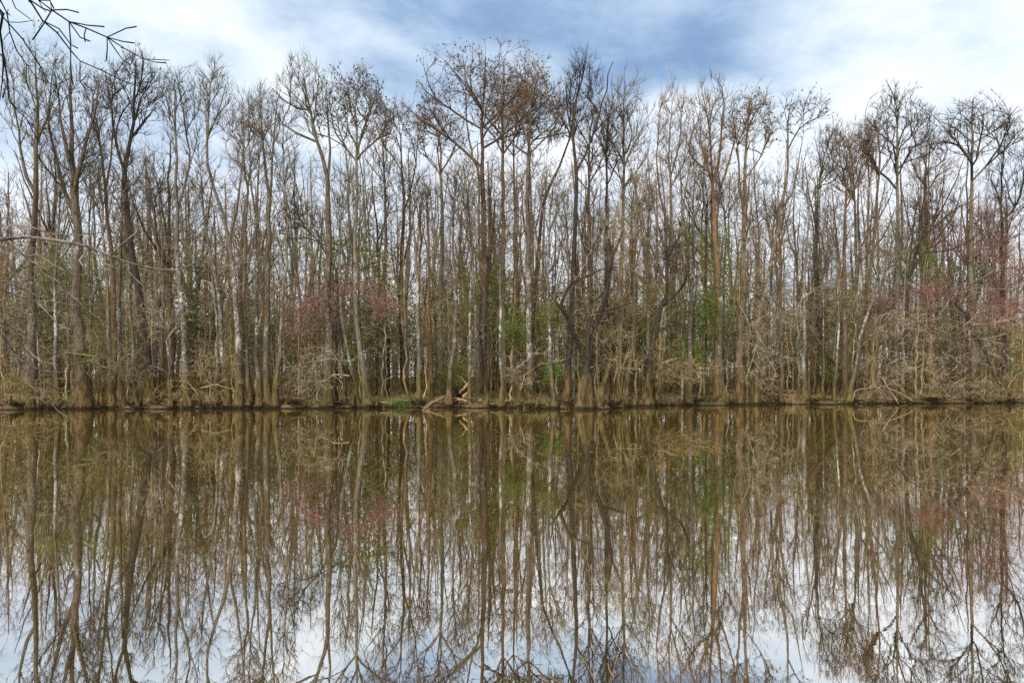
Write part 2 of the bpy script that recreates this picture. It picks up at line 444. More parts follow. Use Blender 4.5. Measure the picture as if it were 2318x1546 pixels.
class Skel:
    """a tree as nodes: position, growth direction, parent, radius (nan until piped from the tips)"""

    def __init__(s, cap=9000):
        s.P = np.zeros((cap, 3)); s.D = np.zeros((cap, 3)); s.par = np.full(cap, -1); s.R = np.full(cap, np.nan)
        s.grp = np.zeros(cap, int); s.n = 0; s.chains = []; s.tips = []

    def path(s, pts, radii, parent=-1, grp=0):
        m = len(pts); i0 = s.n
        d = np.gradient(pts, axis=0) if m > 1 else np.array([[0, 0, 1.0]])
        d = d / (np.linalg.norm(d, axis=1)[:, None] + 1e-9)
        if i0 + m > len(s.P): return None
        s.P[i0:i0 + m] = pts; s.D[i0:i0 + m] = d
        if radii is not None: s.R[i0:i0 + m] = radii
        s.par[i0:i0 + m] = np.arange(i0 - 1, i0 + m - 1); s.par[i0] = parent
        s.grp[i0:i0 + m] = grp; s.n += m
        s.chains.append((parent, i0, m, grp))
        return i0 + m - 1

    def near(s, p, grp=None):
        d = np.linalg.norm(s.P[:s.n] - p, axis=1)
        if grp is not None: d = np.where(s.grp[:s.n] == grp, d, 1e9)
        return int(np.argmin(d))

    def grow(s, attr, rng, zmin=-1e9, w=0.9, seg=0.8, jit=0.05, bend=0.35, slope=-0.2, start=0, lift=0.0):
        for a in attr:
            d = a - s.P[start:s.n]; L = np.linalg.norm(d, axis=1) + 1e-6
            c = (d * s.D[start:s.n]).sum(1) / L
            cost = L * (1 + w * (1 - c)) + np.where(d[:, 2] / L < slope, 3.0 * L, 0) + np.where(s.P[start:s.n, 2] < zmin, 60, 0)
            i = int(np.argmin(cost)) + start; l = L[i - start]
            if l < 0.12: continue
            k = max(2, int(l / seg) + 1)
            t = (np.arange(1, k + 1) / k)[:, None]
            p0 = s.P[i]; ctl = p0 + s.D[i] * l * bend + (a - p0) * 0.35 + np.array([0, 0, -lift * l])
            q = (1 - t) ** 2 * p0 + 2 * t * (1 - t) * ctl + t ** 2 * a
            q[:-1] += rng.normal(size=(k - 1, 3)) * jit * l / k * 1.6
            e = s.path(q, None, i, 1)
            if e is None: return
            s.tips.append(e)

    def radii(s, tip, power=0.50, ratio=0.80):
        n = s.n; cnt = np.zeros(n); ch = np.zeros(n, bool)
        par = s.par[:n]
        for i in range(n - 1, -1, -1):
            if cnt[i] == 0: cnt[i] = 1
            if par[i] >= 0: cnt[par[i]] += cnt[i]
        # a node of a chain carries the tips beyond it
        fixed = ~np.isnan(s.R[:n])
        for i in range(n):
            if not fixed[i]:
                r = tip * cnt[i] ** power
                p = par[i]
                if p >= 0: r = min(r, s.R[p] * (ratio if s.grp[p] == 0 else 0.97))
                s.R[i] = max(r, tip * 0.6)

    def mesh(s, grp, geo, lobes=None, big=9, r_cut=0.0):
        for parent, i0, m, g in s.chains:
            if g != grp: continue
            P = s.P[i0:i0 + m]; R = s.R[i0:i0 + m]
            if parent >= 0:
                P = np.vstack([s.P[parent], P]); R = np.concatenate([[R[0]], R])
            if len(P) < 2: continue
            r = R.max()
            k = big if r > 0.13 else (6 if r > 0.06 else (4 if r > 0.03 else 3))
            geo.tube(P, R, k, lobes if (lobes is not None and parent < 0) else None)


def twig_spray(sk, geo, rng, per_tip=3, per_node=0.5, length=0.8, r=0.011, up=0.35, spread=0.8, droop=0.0, rmax=0.05, crook=0.25):
    """fine twigs at every tip and along the thin branches; returns their ends"""
    n = sk.n
    thin = np.where((sk.grp[:n] == 1) & (sk.R[:n] < rmax))[0]
    src = list(np.repeat(np.array(sk.tips, int), per_tip)) if sk.tips else []
    if per_node > 0 and len(thin):
        src += list(rng.choice(thin, int(len(thin) * per_node)))
    if not src: return np.zeros((0, 3))
    src = np.array(src); A = sk.P[src]; D = sk.D[src]
    d = D + rng.normal(size=A.shape) * spread * 0.6 + np.array([0, 0, up - droop])
    d /= np.linalg.norm(d, axis=1)[:, None]
    L = (length * rng.uniform(0.45, 1.25, len(A)))[:, None]
    e = rng.normal(size=A.shape) * L * crook * 0.5
    B = A + d * L * 0.5 + e
    d2 = d + np.array([0, 0, up * 0.8 - droop]) + rng.normal(size=A.shape) * 0.25
    d2 /= np.linalg.norm(d2, axis=1)[:, None]
    C = B + d2 * L * 0.55
    geo.twigs(A, B, C, r * rng.uniform(0.7, 1.2, len(A)))
    return np.vstack([B, C])


def buttress(zfoot, flare, ht, n, ph, fl=0.42):
    def f(a, P):
        h = np.clip((P[:, 2] - zfoot) / ht, 0, 4)[:, None]
        k = np.exp(-h * 2.1)
        return 1 + flare * k * (1 + fl * np.cos(n * a + ph)[None]) + 0.08 * np.sin(3 * a + ph * 2 + P[:, 2:3] * 0.7)
    return f


def trunk_path(sk, pts, r, top_r, rng, foot=True):
    P = smooth_path(pts, 1.1)
    if foot:
        z0 = P[0, 2]
        add = []
        for dz in (0.22, 0.5, 0.85):
            t = dz / max(0.3, P[1, 2] - z0)
            if t < 0.95: add.append(P[0] + (P[1] - P[0]) * t)
        P = np.vstack([P[:1]] + [q[None] for q in add] + [P[1:]])
    s = np.concatenate([[0], np.cumsum(np.linalg.norm(np.diff(P, axis=0), axis=1))]); s /= s[-1]
    P[1:-1] += rng.normal(size=(len(P) - 2, 3)) * np.array([0.035, 0.05, 0])
    R = r + (top_r - r) * s ** 1.15
    return P, R


def shell(rng, n, c, rx, ry, rz, lo=0.5, hemi=False, k=3):
    """points filling a lumpy dome or ellipsoid"""
    v = rng.normal(size=(n, 3)); v /= np.linalg.norm(v, axis=1)[:, None]
    if hemi: v[:, 2] = np.abs(v[:, 2]) ** 0.8
    rad = (lo ** 3 + (1 - lo ** 3) * rng.random(n)) ** (1 / 3.0)
    az = np.arctan2(v[:, 1], v[:, 0]); ph = rng.uniform(0, 6.28, 3)
    lump = 1 + 0.14 * np.sin(k * az + ph[0]) + 0.10 * np.sin((k + 2) * az + 4 * v[:, 2] + ph[1])
    return c + v * rad[:, None] * lump[:, None] * np.array([rx, ry, rz])


def limbs_first(A, k, rng):
    """farthest-point order for the first k, the rest shuffled"""
    A = np.asarray(A); n = len(A); idx = [int(rng.integers(n))]
    d = np.linalg.norm(A - A[idx[0]], axis=1)
    for _ in range(min(k, n) - 1):
        j = int(np.argmax(d)); idx.append(j); d = np.minimum(d, np.linalg.norm(A - A[j], axis=1))
    rest = np.setdiff1d(np.arange(n), idx); rng.shuffle(rest)
    return np.vstack([A[idx], A[rest]])


LIMB = {'grey': 'limb_grey', 'pale': 'limb_grey', 'dark': 'limb_dark', 'red': 'limb_red', 'orange': 'limb_red', 'green': 'limb_grey', 'mud': 'limb_grey'}
LANDMARKS = []


def grow_tree(root, rng, pts, r, flare, bk, forks, crown, Y, tuft=0, moss=0, limb=None, top_r=0.04, twig_r=0.0095, zfoot=None):
    """pts: trunk polyline in metres; forks: polylines that leave it; crown: dict"""
    sk = Skel(14000)
    P, R = trunk_path(sk, pts, r, top_r, rng)
    sk.path(P, R, -1, 0)
    for f in forks:
        i = sk.near(f[0], 0)
        q = smooth_path(np.vstack([sk.P[i], f[1:]]), 1.0)[1:]
        q[:-1] += rng.normal(size=(len(q) - 1, 3)) * np.array([0.03, 0.06, 0.03])
        rr = sk.R[i] * 0.72
        sk.path(q, np.linspace(rr, 0.025, len(q)), i, 0)
    st = crown['style']; c = crown
    z0 = c['c'][2]
    if st == 'fan':
        A = shell(rng, c['n'], c['c'], c['rx'], c['ry'], c['rz'], 0.60, True)
        A = limbs_first(A, c.get('limbs', 22), rng)
        sk.grow(A, rng, zmin=z0 - c['rx'] * 0.95, w=2.8, slope=0.15, bend=0.26, jit=0.03, seg=0.55)
        tw = dict(per_tip=4, per_node=0.6, length=0.62, up=0.30, spread=0.75)
    elif st == 'up':
        A = shell(rng, c['n'], c['c'], c['rx'], c['ry'], c['rz'], 0.35)
        A = limbs_first(A, c.get('limbs', 15), rng)
        sk.grow(A, rng, zmin=z0 - c['rz'] * 1.7, w=3.8, slope=0.3, bend=0.30, jit=0.035, seg=0.6)
        tw = dict(per_tip=4, per_node=0.65, length=0.8, up=0.55, spread=0.55)
    else:  # spreading, untidy
        A = shell(rng, c['n'], c['c'], c['rx'], c['ry'], c['rz'], 0.25)
        A = limbs_first(A, c.get('limbs', 12), rng)
        sk.grow(A, rng, zmin=z0 - c['rz'] * 1.6, w=1.5, slope=-0.05, bend=0.3, jit=0.10, seg=0.5)
        tw = dict(per_tip=4, per_node=0.6, length=0.75, up=0.25, spread=0.8)
    low = c.get('low', 0)
    if low:                                              # thin side branches down the trunk
        t = rng.uniform(0.16, 0.75, low); zz = P[0, 2] + t * (P[-1, 2] - P[0, 2]); k = np.argsort(P[:, 2])
        B = np.stack([np.interp(zz, P[k, 2], P[k, 0]), np.interp(zz, P[k, 2], P[k, 1]), zz + rng.uniform(0.1, 0.9, low)], 1)
        an = rng.uniform(0, 6.28, low); ln = rng.uniform(0.4, 2.1, low)
        B += np.stack([np.cos(an) * ln, np.sin(an) * ln, ln * 0.25], 1)
        sk.grow(B, rng, zmin=2.2, w=0.35, slope=-0.15, bend=0.15, jit=0.16, seg=0.4)
    tw.update(c.get('tw', {}))
    sk.radii(0.0118)
    g = Geo(); zf = pts[0][2] + 0.2 if zfoot is None else zfoot
    sk.mesh(0, g, buttress(zf, flare, 1.5, int(rng.integers(4, 7)), rng.uniform(0, 6)), big=12)
    g.build('trunk', M[bk], root)
    g = Geo(); sk.mesh(1, g)
    ends = twig_spray(sk, g, rng, r=twig_r, **tw)
    g.build('crown', M[limb or LIMB[bk]], root)
    if tuft:
        g = Geo(); q = ends[rng.random(len(ends)) < tuft * 0.2]
        q = q[np.linalg.norm((q - c['c']) / np.array([c['rx'], c['ry'], c['rz']]), axis=1) > 0.62]
        g.leaves(q + rng.normal(size=q.shape) * 0.06, 0.17, 1.2, 1.8, rng)
        if g.n: g.build('dry_leaves', M['tuft'], root, False)
    if moss:
        b = np.where((sk.grp[:sk.n] == 1) & (sk.R[:sk.n] > 0.02) & (sk.R[:sk.n] < 0.09))[0]
        if len(b):
            g = Geo(); src = rng.choice(b, moss)
            A = np.repeat(sk.P[src], 22, 0) + rng.normal(size=(moss * 22, 3)) * np.array([0.35, 0.35, 0.05])
            L = rng.uniform(0.3, 1.0, (len(A), 1))
            g.twigs(A, A + np.array([0, 0, -0.5]) * L, A + np.array([0.04, 0, -1.0]) * L, 0.022)
            g.build('hanging_moss', M['moss'], root)['kind'] = 'stuff'
    return sk, ends


def hero(name, label, short, px_pts, off, r, flare, bk, crown, forks=(), tuft=0, moss=0, limb=None, group=None, seed=None, n_limbs=None, top_r=0.04):
    """a tree traced in photo pixels and set at its own distance (off metres behind the water's edge)"""
    bx = px_pts[0][0]
    Y = shore_px(bx) + off
    rng = np.random.default_rng(seed if seed is not None else int(bx * 13 + off * 7))
    r = r * 0.56; flare = flare * 0.95
    base = at(px_pts[0][0], px_pts[0][1], Y)
    gz = float(ground_z(base[0], Y)) if off > 0.4 else 0.0
    P = [np.array([base[0], Y, gz - 0.2])]
    wob = rng.normal() * 0.25
    for i, (px, py) in enumerate(px_pts[1:]):
        p = at(px, py, Y + wob * math.sin(i * 0.9))
        if p[2] > gz + 0.25: P.append(p)
    root = empty(name, (float(base[0]), Y, gz))
    off3 = np.array(root.location)
    F = [np.array([at(px, py, Y + (rng.normal() * 0.5 if k else 0)) for k, (px, py) in enumerate(f)]) for f in forks]
    st, cx, top, hw, bot, n = crown
    top += 14; bot += 4
    S = Y / FPX
    tw = {}
    if st == 'fan':
        c = at(cx, bot, Y); rz = (bot - top) * S
    else:
        c = at(cx, (top + bot) / 2, Y); rz = (bot - top) * S / 2
    cr = dict(style=st, c=c - off3, rx=hw * S, ry=hw * S * 0.8, rz=rz, n=int(n * 1.35), low=int(rng.integers(14, 30)))
    if n_limbs: cr['limbs'] = n_limbs
    grow_tree(root, rng, [p - off3 for p in P], r, flare, bk, [f - off3 for f in F], cr, Y, tuft, moss, limb, top_r=top_r, zfoot=0.0)
    tag(root, label, 'tree', group)
    LANDMARKS.append((bx, Y, short))
    return root


def copy_thing(o, loc, rz=0.0, sc=(1, 1, 1)):
    c = o.copy(); COL.objects.link(c)
    c.location = loc; c.rotation_euler = (0, 0, rz); c.scale = sc
    for ch in o.children:
        d = ch.copy(); COL.objects.link(d); d.parent = c
    return c


ORD = ['', 'second ', 'third ', 'fourth ', 'fifth ', 'sixth ', 'seventh ', 'eighth ']


def say_which(items, fmt, cat, group):
    """items: (px, object, words); the label names the nearest shore tree that can be found first, then the order out from it"""
    seen = {}
    for px, o, w in items:
        best = min(LANDMARKS, key=lambda l: abs(l[0] - px))
        side = 'right of' if px > best[0] + 7 else ('left of' if px < best[0] - 7 else 'behind')
        seen.setdefault((w, side, best[2]), []).append((abs(px - best[0]), o))
    for (w, side, nm), lst in seen.items():
        for j, (d, o) in enumerate(sorted(lst, key=lambda q: q[0])):
            tag(o, fmt.format(ord=ORD[min(j, 7)], w=w, side=side, nm=nm), cat, group)
# ------------------------------------------------------------------ ground and water
def sheet(name, xs, ys, zf, mat):
    X, Yg = np.meshgrid(xs, ys)
    if callable(zf): X2, Y2, Z = zf(X, Yg)
    V = np.stack([X2, Y2, Z], -1).reshape(-1, 3)
    nx, ny = len(xs), len(ys)
    i = (np.arange(ny - 1) * nx)[:, None] + np.arange(nx - 1)[None]
    g = Geo(); g.add(V, np.stack([i, i + 1, i + nx + 1, i + nx], -1).reshape(-1, 4))
    return tag(g.build(name, mat), kind='structure')


xs = np.concatenate([np.linspace(-700, -60, 14)[:-1], np.arange(-60, 75, 0.45), np.linspace(75, 700, 14)])
offs = np.concatenate([[-4, -1.5, -0.6], np.arange(-0.4, 1.2, 0.10), np.arange(1.2, 8, 0.4), np.arange(8, 60, 2.5), [70, 90, 130, 200, 350, 700, 1500]])


def far_zf(X, O):
    Y = shore(X) + O
    return X, Y, ground_z(X, Y) + np.where(O > -0.3, 0.03 * vnoise(X * 2.3, Y * 2.1, 1.7), 0)


sheet('far_bank', xs, offs, far_zf, M['ground'])
def near_edge(x): return 2.5 + np.clip(-x - 4, 0, 5) * 1.5 + np.clip(x - 8, 0, 20) * 0.3 + 0.2 * np.sin(x * 1.9)
def near_zf(X, O):
    Y = near_edge(X) - O
    return X, Y, np.interp(O, [-3, -0.3, 0.1, 0.5, 3, 40], [-1.2, -0.3, 0.12, 0.26, 0.34, 0.9]) + 0.02 * vnoise(X * 2, Y * 2)
sheet('near_bank', np.linspace(-40, 40, 161), np.concatenate([[-4, -1, -0.3, 0, 0.2, 0.5, 1, 2, 3], np.linspace(4, 60, 15)])[::-1], near_zf, M['ground'])
g = Geo(); g.add([(-700, -30, 0), (700, -30, 0), (700, 75, 0), (-700, 75, 0)], [(0, 1, 2, 3)])
tag(g.build('water', M['water'], None, False), kind='structure')
# ------------------------------------------------------------------ the trees one can pick out, left to right
# hero(name, label, short, trunk px, metres behind the edge, radius, flare, bark, (style, cx, top, half width, bottom, n), forks...)
H = hero
H('bare_tree', 'straight bare tree with wide silted foot nearest the left edge of the photo', 'leftmost straight tree',
  [(76, 922), (74, 840), (71, 700), (69, 600), (74, 520), (81, 440), (83, 330), (84, 230), (80, 150)], 0.1, 0.50, 0.9, 'grey', ('up', 72, 72, 70, 330, 150),
  forks=[[(80, 470), (60, 400), (42, 300), (30, 190)], [(83, 330), (104, 260), (118, 170)]], tuft=0.10)
H('bare_tree', 'thick olive-grey tree with many ascending limbs and a broad twiggy crown', 'thick olive-grey tree',
  [(190, 922), (184, 850), (175, 700), (172, 600), (175, 520), (168, 440), (162, 350), (162, 290), (159, 220), (160, 140)], 0.2, 0.64, 0.9, 'grey', ('up', 165, 112, 100, 420, 240),
  forks=[[(172, 500), (140, 410), (118, 320), (104, 220)], [(168, 440), (190, 350), (212, 260), (224, 180)], [(163, 390), (140, 300), (132, 200)]], tuft=0.12)
H('bald_cypress', 'reddish forked cypress leaning between two darker trunks', 'reddish forked cypress',
  [(258, 902), (257, 760), (255, 640), (252, 560), (245, 497), (240, 435), (233, 360), (222, 290), (210, 240)], 3.5, 0.36, 0.7, 'orange', ('up', 232, 150, 48, 340, 110),
  forks=[[(240, 440), (252, 360), (258, 290), (266, 220)]], tuft=0.3)
H('bare_tree', 'leaning dark tree forking high into a rounded brown crown', 'leaning high-forked tree',
  [(345, 917), (333, 800), (323, 713), (314, 655), (298, 576), (290, 500), (281, 390), (293, 316), (303, 235), (307, 140)], 0.2, 0.50, 0.9, 'dark', ('up', 305, 104, 64, 300, 190),
  forks=[[(281, 385), (266, 330), (256, 280), (248, 220), (238, 160)], [(296, 310), (322, 280), (350, 246)], [(300, 250), (318, 190), (326, 140)]], tuft=0.2)
H('tupelo_tree', 'slim grey trunk with flared base right of the thick olive-grey tree', 'slim flared grey trunk',
  [(256, 918), (251, 850), (247, 760), (243, 640), (236, 560), (228, 470), (222, 380)], 0.3, 0.27, 1.3, 'grey', ('up', 225, 330, 40, 470, 60))
H('tupelo_tree', 'grey flared trunk standing at the water left of the leaning dark tree', 'grey flared trunk pair',
  [(279, 918), (274, 850), (271, 760), (268, 650), (273, 540), (277, 440), (279, 380)], 0.2, 0.28, 1.3, 'grey', ('up', 280, 300, 40, 460, 60))
H('tupelo_tree', 'small buttressed trunk with mossy foot near the left edge', 'small mossy-footed trunk',
  [(130, 914), (128, 850), (127, 760), (124, 640), (130, 560), (136, 450)], 0.8, 0.22, 1.5, 'pale', ('up', 136, 300, 36, 480, 60))
H('bare_tree', 'pale thin trunk rising behind the thick olive-grey tree', 'pale thin trunk',
  [(206, 900), (205, 800), (204, 684), (203, 560), (206, 450)], 3, 0.19, 0.5, 'pale', ('up', 206, 340, 34, 480, 50))
H('tupelo_tree', 'white-barked slim trunk under the hanging olive branches at left', 'white slim trunk at left',
  [(306, 917), (305, 860), (303, 829), (299, 757), (296, 660), (293, 560)], 0.6, 0.17, 1.1, 'pale', ('up', 292, 430, 32, 580, 40))
H('tupelo_tree', 'straight lichen-flecked trunk between the leaning dark tree and the white-lichened one', 'lichen-flecked trunk',
  [(368, 916), (367, 844), (368, 742), (370, 640), (366, 540), (360, 440)], 0.8, 0.24, 1.1, 'grey', ('up', 358, 330, 40, 480, 60))
H('tupelo_tree', 'white-lichened tree forking high into two thin crowns, rust log at its foot', 'white-lichened forked tree',
  [(427, 920), (421, 860), (415, 760), (408, 660), (399, 560), (401, 480), (397, 360), (397, 260), (396, 210)], 0.0, 0.33, 1.5, 'pale', ('up', 404, 132, 48, 330, 120),
  forks=[[(400, 470), (428, 380), (424, 310), (410, 225), (406, 160)], [(398, 330), (385, 270), (376, 210)]])
H('tupelo_tree', 'leaning grey tree with yellow-green lichen patches and a spiky leaning top', 'yellow-lichened leaning tree',
  [(540, 921), (541, 830), (539, 757), (533, 684), (528, 626), (522, 553), (505, 485), (486, 430), (468, 370), (470, 264), (476, 191)], 0.0, 0.34, 1.4, 'pale', ('up', 482, 124, 38, 300, 110),
  forks=[[(470, 320), (484, 275), (499, 232), (512, 190)], [(515, 520), (540, 440), (552, 360), (556, 280)]])
H('tupelo_tree', 'grey trunk with bell-shaped foot left of the yellow-lichened leaning tree', 'bell-footed grey trunk',
  [(518, 919), (512, 860), (505, 815), (496, 669), (480, 590), (462, 480), (455, 400)], 0.2, 0.29, 1.3, 'pale', ('up', 452, 300, 42, 470, 70))
H('bare_tree', 'brown trunk pressed against the yellow-lichened leaning tree', 'brown pressed trunk',
  [(566, 918), (562, 860), (556, 760), (552, 684), (556, 560), (560, 430), (552, 350)], 0.3, 0.30, 0.9, 'red', ('up', 548, 200, 45, 400, 100))
H('tupelo_tree', 'thin yellowish trunk under a pale arching branch', 'thin yellowish trunk',
  [(472, 900), (470, 838), (466, 760), (464, 684), (462, 620)], 1.8, 0.15, 0.6, 'orange', ('wide', 455, 560, 30, 660, 25))
H('tupelo_tree', 'trunk coated in green-yellow lichen down most of its length', 'green-lichened trunk',
  [(587, 917), (584, 850), (581, 760), (582, 669), (580, 560), (574, 470), (566, 380)], 0.0, 0.28, 1.4, 'green', ('up', 568, 215, 42, 420, 90))
H('bare_tree', 'straight dark tree splitting into twin stems in the gap left of the tall spiky tree', 'twin-stemmed dark tree',
  [(607, 916), (604, 829), (606, 713), (604, 626), (607, 538), (610, 455), (601, 400), (595, 322), (590, 249)], 0.3, 0.40, 0.9, 'grey', ('up', 597, 178, 40, 330, 110),
  forks=[[(610, 455), (619, 370), (622, 264), (633, 211)]])
H('tupelo_tree', 'mossy yellow-brown trunk leaning right with a flared foot', 'mossy yellow-brown trunk',
  [(622, 918), (626, 870), (631, 800), (633, 771), (640, 690), (646, 600), (650, 500), (644, 420)], 0.0, 0.24, 1.6, 'grey', ('up', 642, 250, 40, 450, 80))
H('bare_tree', 'tall spiky hardwood with long bare side limbs reaching left', 'tall spiky hardwood',
  [(741, 921), (743, 840), (744, 757), (740, 669), (747, 560), (744, 480), (741, 410), (719, 322), (700, 249), (688, 175)], 0.0, 0.50, 1.0, 'grey', ('up', 685, 112, 52, 300, 150),
  forks=[[(721, 330), (671, 302), (640, 283), (630, 262)], [(704, 262), (671, 246), (640, 226), (615, 200)], [(743, 430), (748, 340), (742, 270), (738, 180)], [(708, 285), (716, 230), (722, 170)]])
H('bare_tree', 'dark curved trunk bending left through the red-budded branches', 'dark curved trunk',
  [(783, 921), (778, 830), (771, 757), (764, 713), (766, 660), (760, 610), (736, 576), (724, 550), (694, 520), (676, 490)], 0.2, 0.21, 1.0, 'dark', ('wide', 668, 420, 55, 540, 70),
  forks=[[(724, 552), (760, 566), (795, 590), (830, 620)]])
H('bald_cypress', 'dome-crowned cypress with rust tufts and a trunk leaning in from the right', 'rust-tufted dome cypress',
  [(830, 922), (823, 844), (815, 786), (808, 727), (805, 655), (804, 538), (808, 440), (808, 366), (808, 290), (807, 210)], 0.0, 0.33, 1.5, 'pale', ('fan', 808, 148, 90, 300, 330), tuft=0.55, limb='limb_grey', n_limbs=22)
H('tupelo_tree', 'mossy leaning companion stem crossing the foot of the rust-tufted cypress', 'mossy crossing stem',
  [(812, 922), (800, 860), (788, 800), (779, 757), (772, 690), (770, 600), (772, 500)], 0.0, 0.20, 1.4, 'green', ('up', 775, 340, 40, 500, 60))
H('bare_tree', 'pinkish-brown straight trunk with broken side stub right of the rust-tufted cypress', 'pinkish-brown trunk',
  [(868, 884), (868, 800), (868, 713), (870, 620), (872, 510), (869, 380), (866, 320)], 6, 0.36, 0.7, 'red', ('up', 862, 230, 40, 400, 80))
H('tupelo_tree', 'thin grey-green trunk deep in the gap right of the rust-tufted cypress', 'thin grey-green trunk',
  [(850, 884), (852, 780), (854, 690), (860, 580), (872, 470)], 7, 0.25, 0.8, 'green', ('up', 878, 330, 40, 480, 50))
H('bald_cypress', 'fan-topped cypress with a dark double trunk standing back from the bank', 'dark double-trunked cypress',
  [(917, 880), (912, 790), (908, 684), (911, 567), (915, 480), (910, 390), (907, 310)], 7.5, 0.46, 0.7, 'dark', ('fan', 912, 214, 62, 330, 150),
  forks=[[(914, 470), (934, 410), (945, 340), (949, 300)]], tuft=0.3, limb='limb_red')
H('bare_tree', 'broken dark-footed trunk left of the pale fallen branch', 'broken dark-footed trunk',
  [(946, 920), (948, 850), (947, 760), (946, 690), (944, 610), (938, 540), (930, 450)], 0.0, 0.26, 0.7, 'pale', ('up', 930, 340, 40, 480, 60))
H('tupelo_tree', 'yellowish slender trunk leaning left over the pale fallen branch', 'yellowish leaning trunk',
  [(974, 906), (975, 829), (964, 727), (952, 646), (946, 560), (950, 470)], 1.2, 0.20, 0.9, 'orange', ('up', 955, 380, 34, 520, 45))
H('bare_tree', 'speckled brown trunk ending in a bright orange barkless spar', 'orange-spar trunk',
  [(971, 900), (975, 840), (970, 720), (971, 626), (970, 540), (966, 480), (966, 440)], 2.5, 0.33, 0.7, 'orange', ('wide', 972, 400, 28, 500, 30))
H('bald_cypress', 'green-lichened cypress with hanging brown tufts left of the great cypress', 'brown-tufted green cypress',
  [(999, 884), (997, 780), (997, 669), (1002, 538), (1000, 450), (997, 351), (993, 280)], 7, 0.44, 0.7, 'green', ('fan', 990, 225, 62, 340, 190), tuft=0.75, limb='limb_red')
H('tupelo_tree', 'crooked grey trunk with a kink above its buttress, centre of the bank', 'kinked grey trunk',
  [(1016, 918), (1020, 840), (1022, 815), (1028, 786), (1030, 740), (1032, 690), (1032, 640), (1026, 560), (1028, 470)], 0.0, 0.29, 1.5, 'pale', ('up', 1026, 340, 42, 500, 70))
H('tupelo_tree', 'thin trunk mottled white and pink between kinked trunk and great cypress', 'mottled white-pink trunk',
  [(1064, 916), (1062, 860), (1063, 780), (1064, 700), (1066, 630), (1070, 540)], 0.2, 0.19, 1.2, 'pale', ('up', 1068, 420, 32, 560, 40))
H('tupelo_tree', 'grey bent trunk close on the left of the great cypress', 'grey bent trunk',
  [(1082, 902), (1082, 830), (1080, 786), (1076, 698), (1072, 620), (1066, 540), (1058, 440)], 1.5, 0.26, 0.9, 'pale', ('up', 1055, 330, 40, 480, 60))
H('bald_cypress', 'great wide-crowned cypress towering above all other trees at centre', 'great wide cypress',
  [(1092, 904), (1092, 840), (1093, 771), (1095, 684), (1096, 567), (1093, 467), (1093, 380), (1092, 293), (1095, 206), (1099, 130)], 2.5, 0.52, 0.8, 'red', ('fan', 1085, 103, 158, 290, 360),
  forks=[[(1092, 292), (1022, 249), (964, 206), (944, 180)], [(1092, 360), (1022, 316), (964, 278), (911, 238)], [(1092, 290), (1138, 246), (1180, 210)], [(1093, 240), (1050, 190), (1010, 140)], [(1093, 350), (1150, 300), (1200, 250)]],
  tuft=0.7, n_limbs=26, limb='limb_red')
H('bald_cypress', 'second tall cypress with crossing limbs just right of the great cypress', 'second tall cypress',
  [(1140, 897), (1140, 780), (1139, 640), (1138, 540), (1138, 467), (1137, 351), (1138, 235), (1141, 150)], 4.5, 0.42, 0.7, 'red', ('fan', 1160, 124, 85, 290, 260),
  forks=[[(1137, 340), (1190, 280), (1230, 235)], [(1137, 300), (1100, 265), (1070, 225)]], tuft=0.65, limb='limb_red')
H('tupelo_tree', 'crooked white trunk with a hooked dark top at the water', 'hooked white trunk',
  [(1134, 922), (1136, 870), (1134, 820), (1133, 760), (1133, 698), (1131, 650), (1133, 600), (1128, 560), (1136, 470)], 0.0, 0.20, 1.8, 'pale', ('wide', 1130, 420, 40, 600, 55),
  forks=[[(1132, 640), (1126, 612), (1116, 606)]])
H('bald_cypress', 'slim red-barked trunk behind the second tall cypress', 'slim red-barked trunk',
  [(1167, 890), (1166, 780), (1165, 640), (1165, 497), (1164, 400), (1163, 310)], 6, 0.34, 0.6, 'orange', ('fan', 1168, 190, 55, 320, 110), tuft=0.3, limb='limb_red')
H('bald_cypress', 'pale straight cypress with long right-hand limbs and moss, third of the centre group', 'pale straight cypress',
  [(1199, 905), (1199, 830), (1198, 731), (1196, 640), (1195, 530), (1194, 497), (1195, 351), (1198, 275), (1203, 200)], 1.5, 0.42, 0.7, 'pale', ('fan', 1210, 138, 85, 300, 260),
  forks=[[(1197, 285), (1256, 246), (1290, 235)], [(1195, 330), (1240, 310), (1290, 300)], [(1195, 360), (1160, 325), (1140, 290)]], tuft=0.45, moss=9, limb='limb_red')
H('bare_tree', 'black trunk leaning right between the pale cypress and twin-topped tree', 'black right-leaning trunk',
  [(1196, 893), (1204, 760), (1212, 640), (1222, 540), (1228, 467), (1246, 415), (1265, 380), (1291, 313), (1299, 230)], 4, 0.30, 0.6, 'dark', ('up', 1290, 190, 36, 320, 70))
H('bare_tree', 'black twin-topped hardwood with knotted twigs against the blue cloud', 'black twin-topped hardwood',
  [(1281, 916), (1287, 840), (1292, 740), (1297, 620), (1302, 500), (1306, 389), (1299, 316), (1296, 262), (1306, 220), (1315, 182), (1326, 140)], 0.5, 0.38, 0.9, 'dark', ('up', 1318, 106, 42, 270, 120),
  forks=[[(1306, 389), (1326, 351), (1344, 305), (1356, 262), (1373, 205), (1376, 170), (1388, 140)], [(1298, 305), (1284, 250), (1282, 190)], [(1345, 303), (1372, 270), (1398, 240)]])
H('bare_tree', 'thick brown trunk rising straight behind the black twin-topped hardwood', 'thick brown trunk',
  [(1335, 890), (1335, 760), (1334, 640), (1332, 467), (1332, 380), (1336, 300)], 6, 0.45, 0.6, 'red', ('up', 1345, 210, 55, 390, 120))
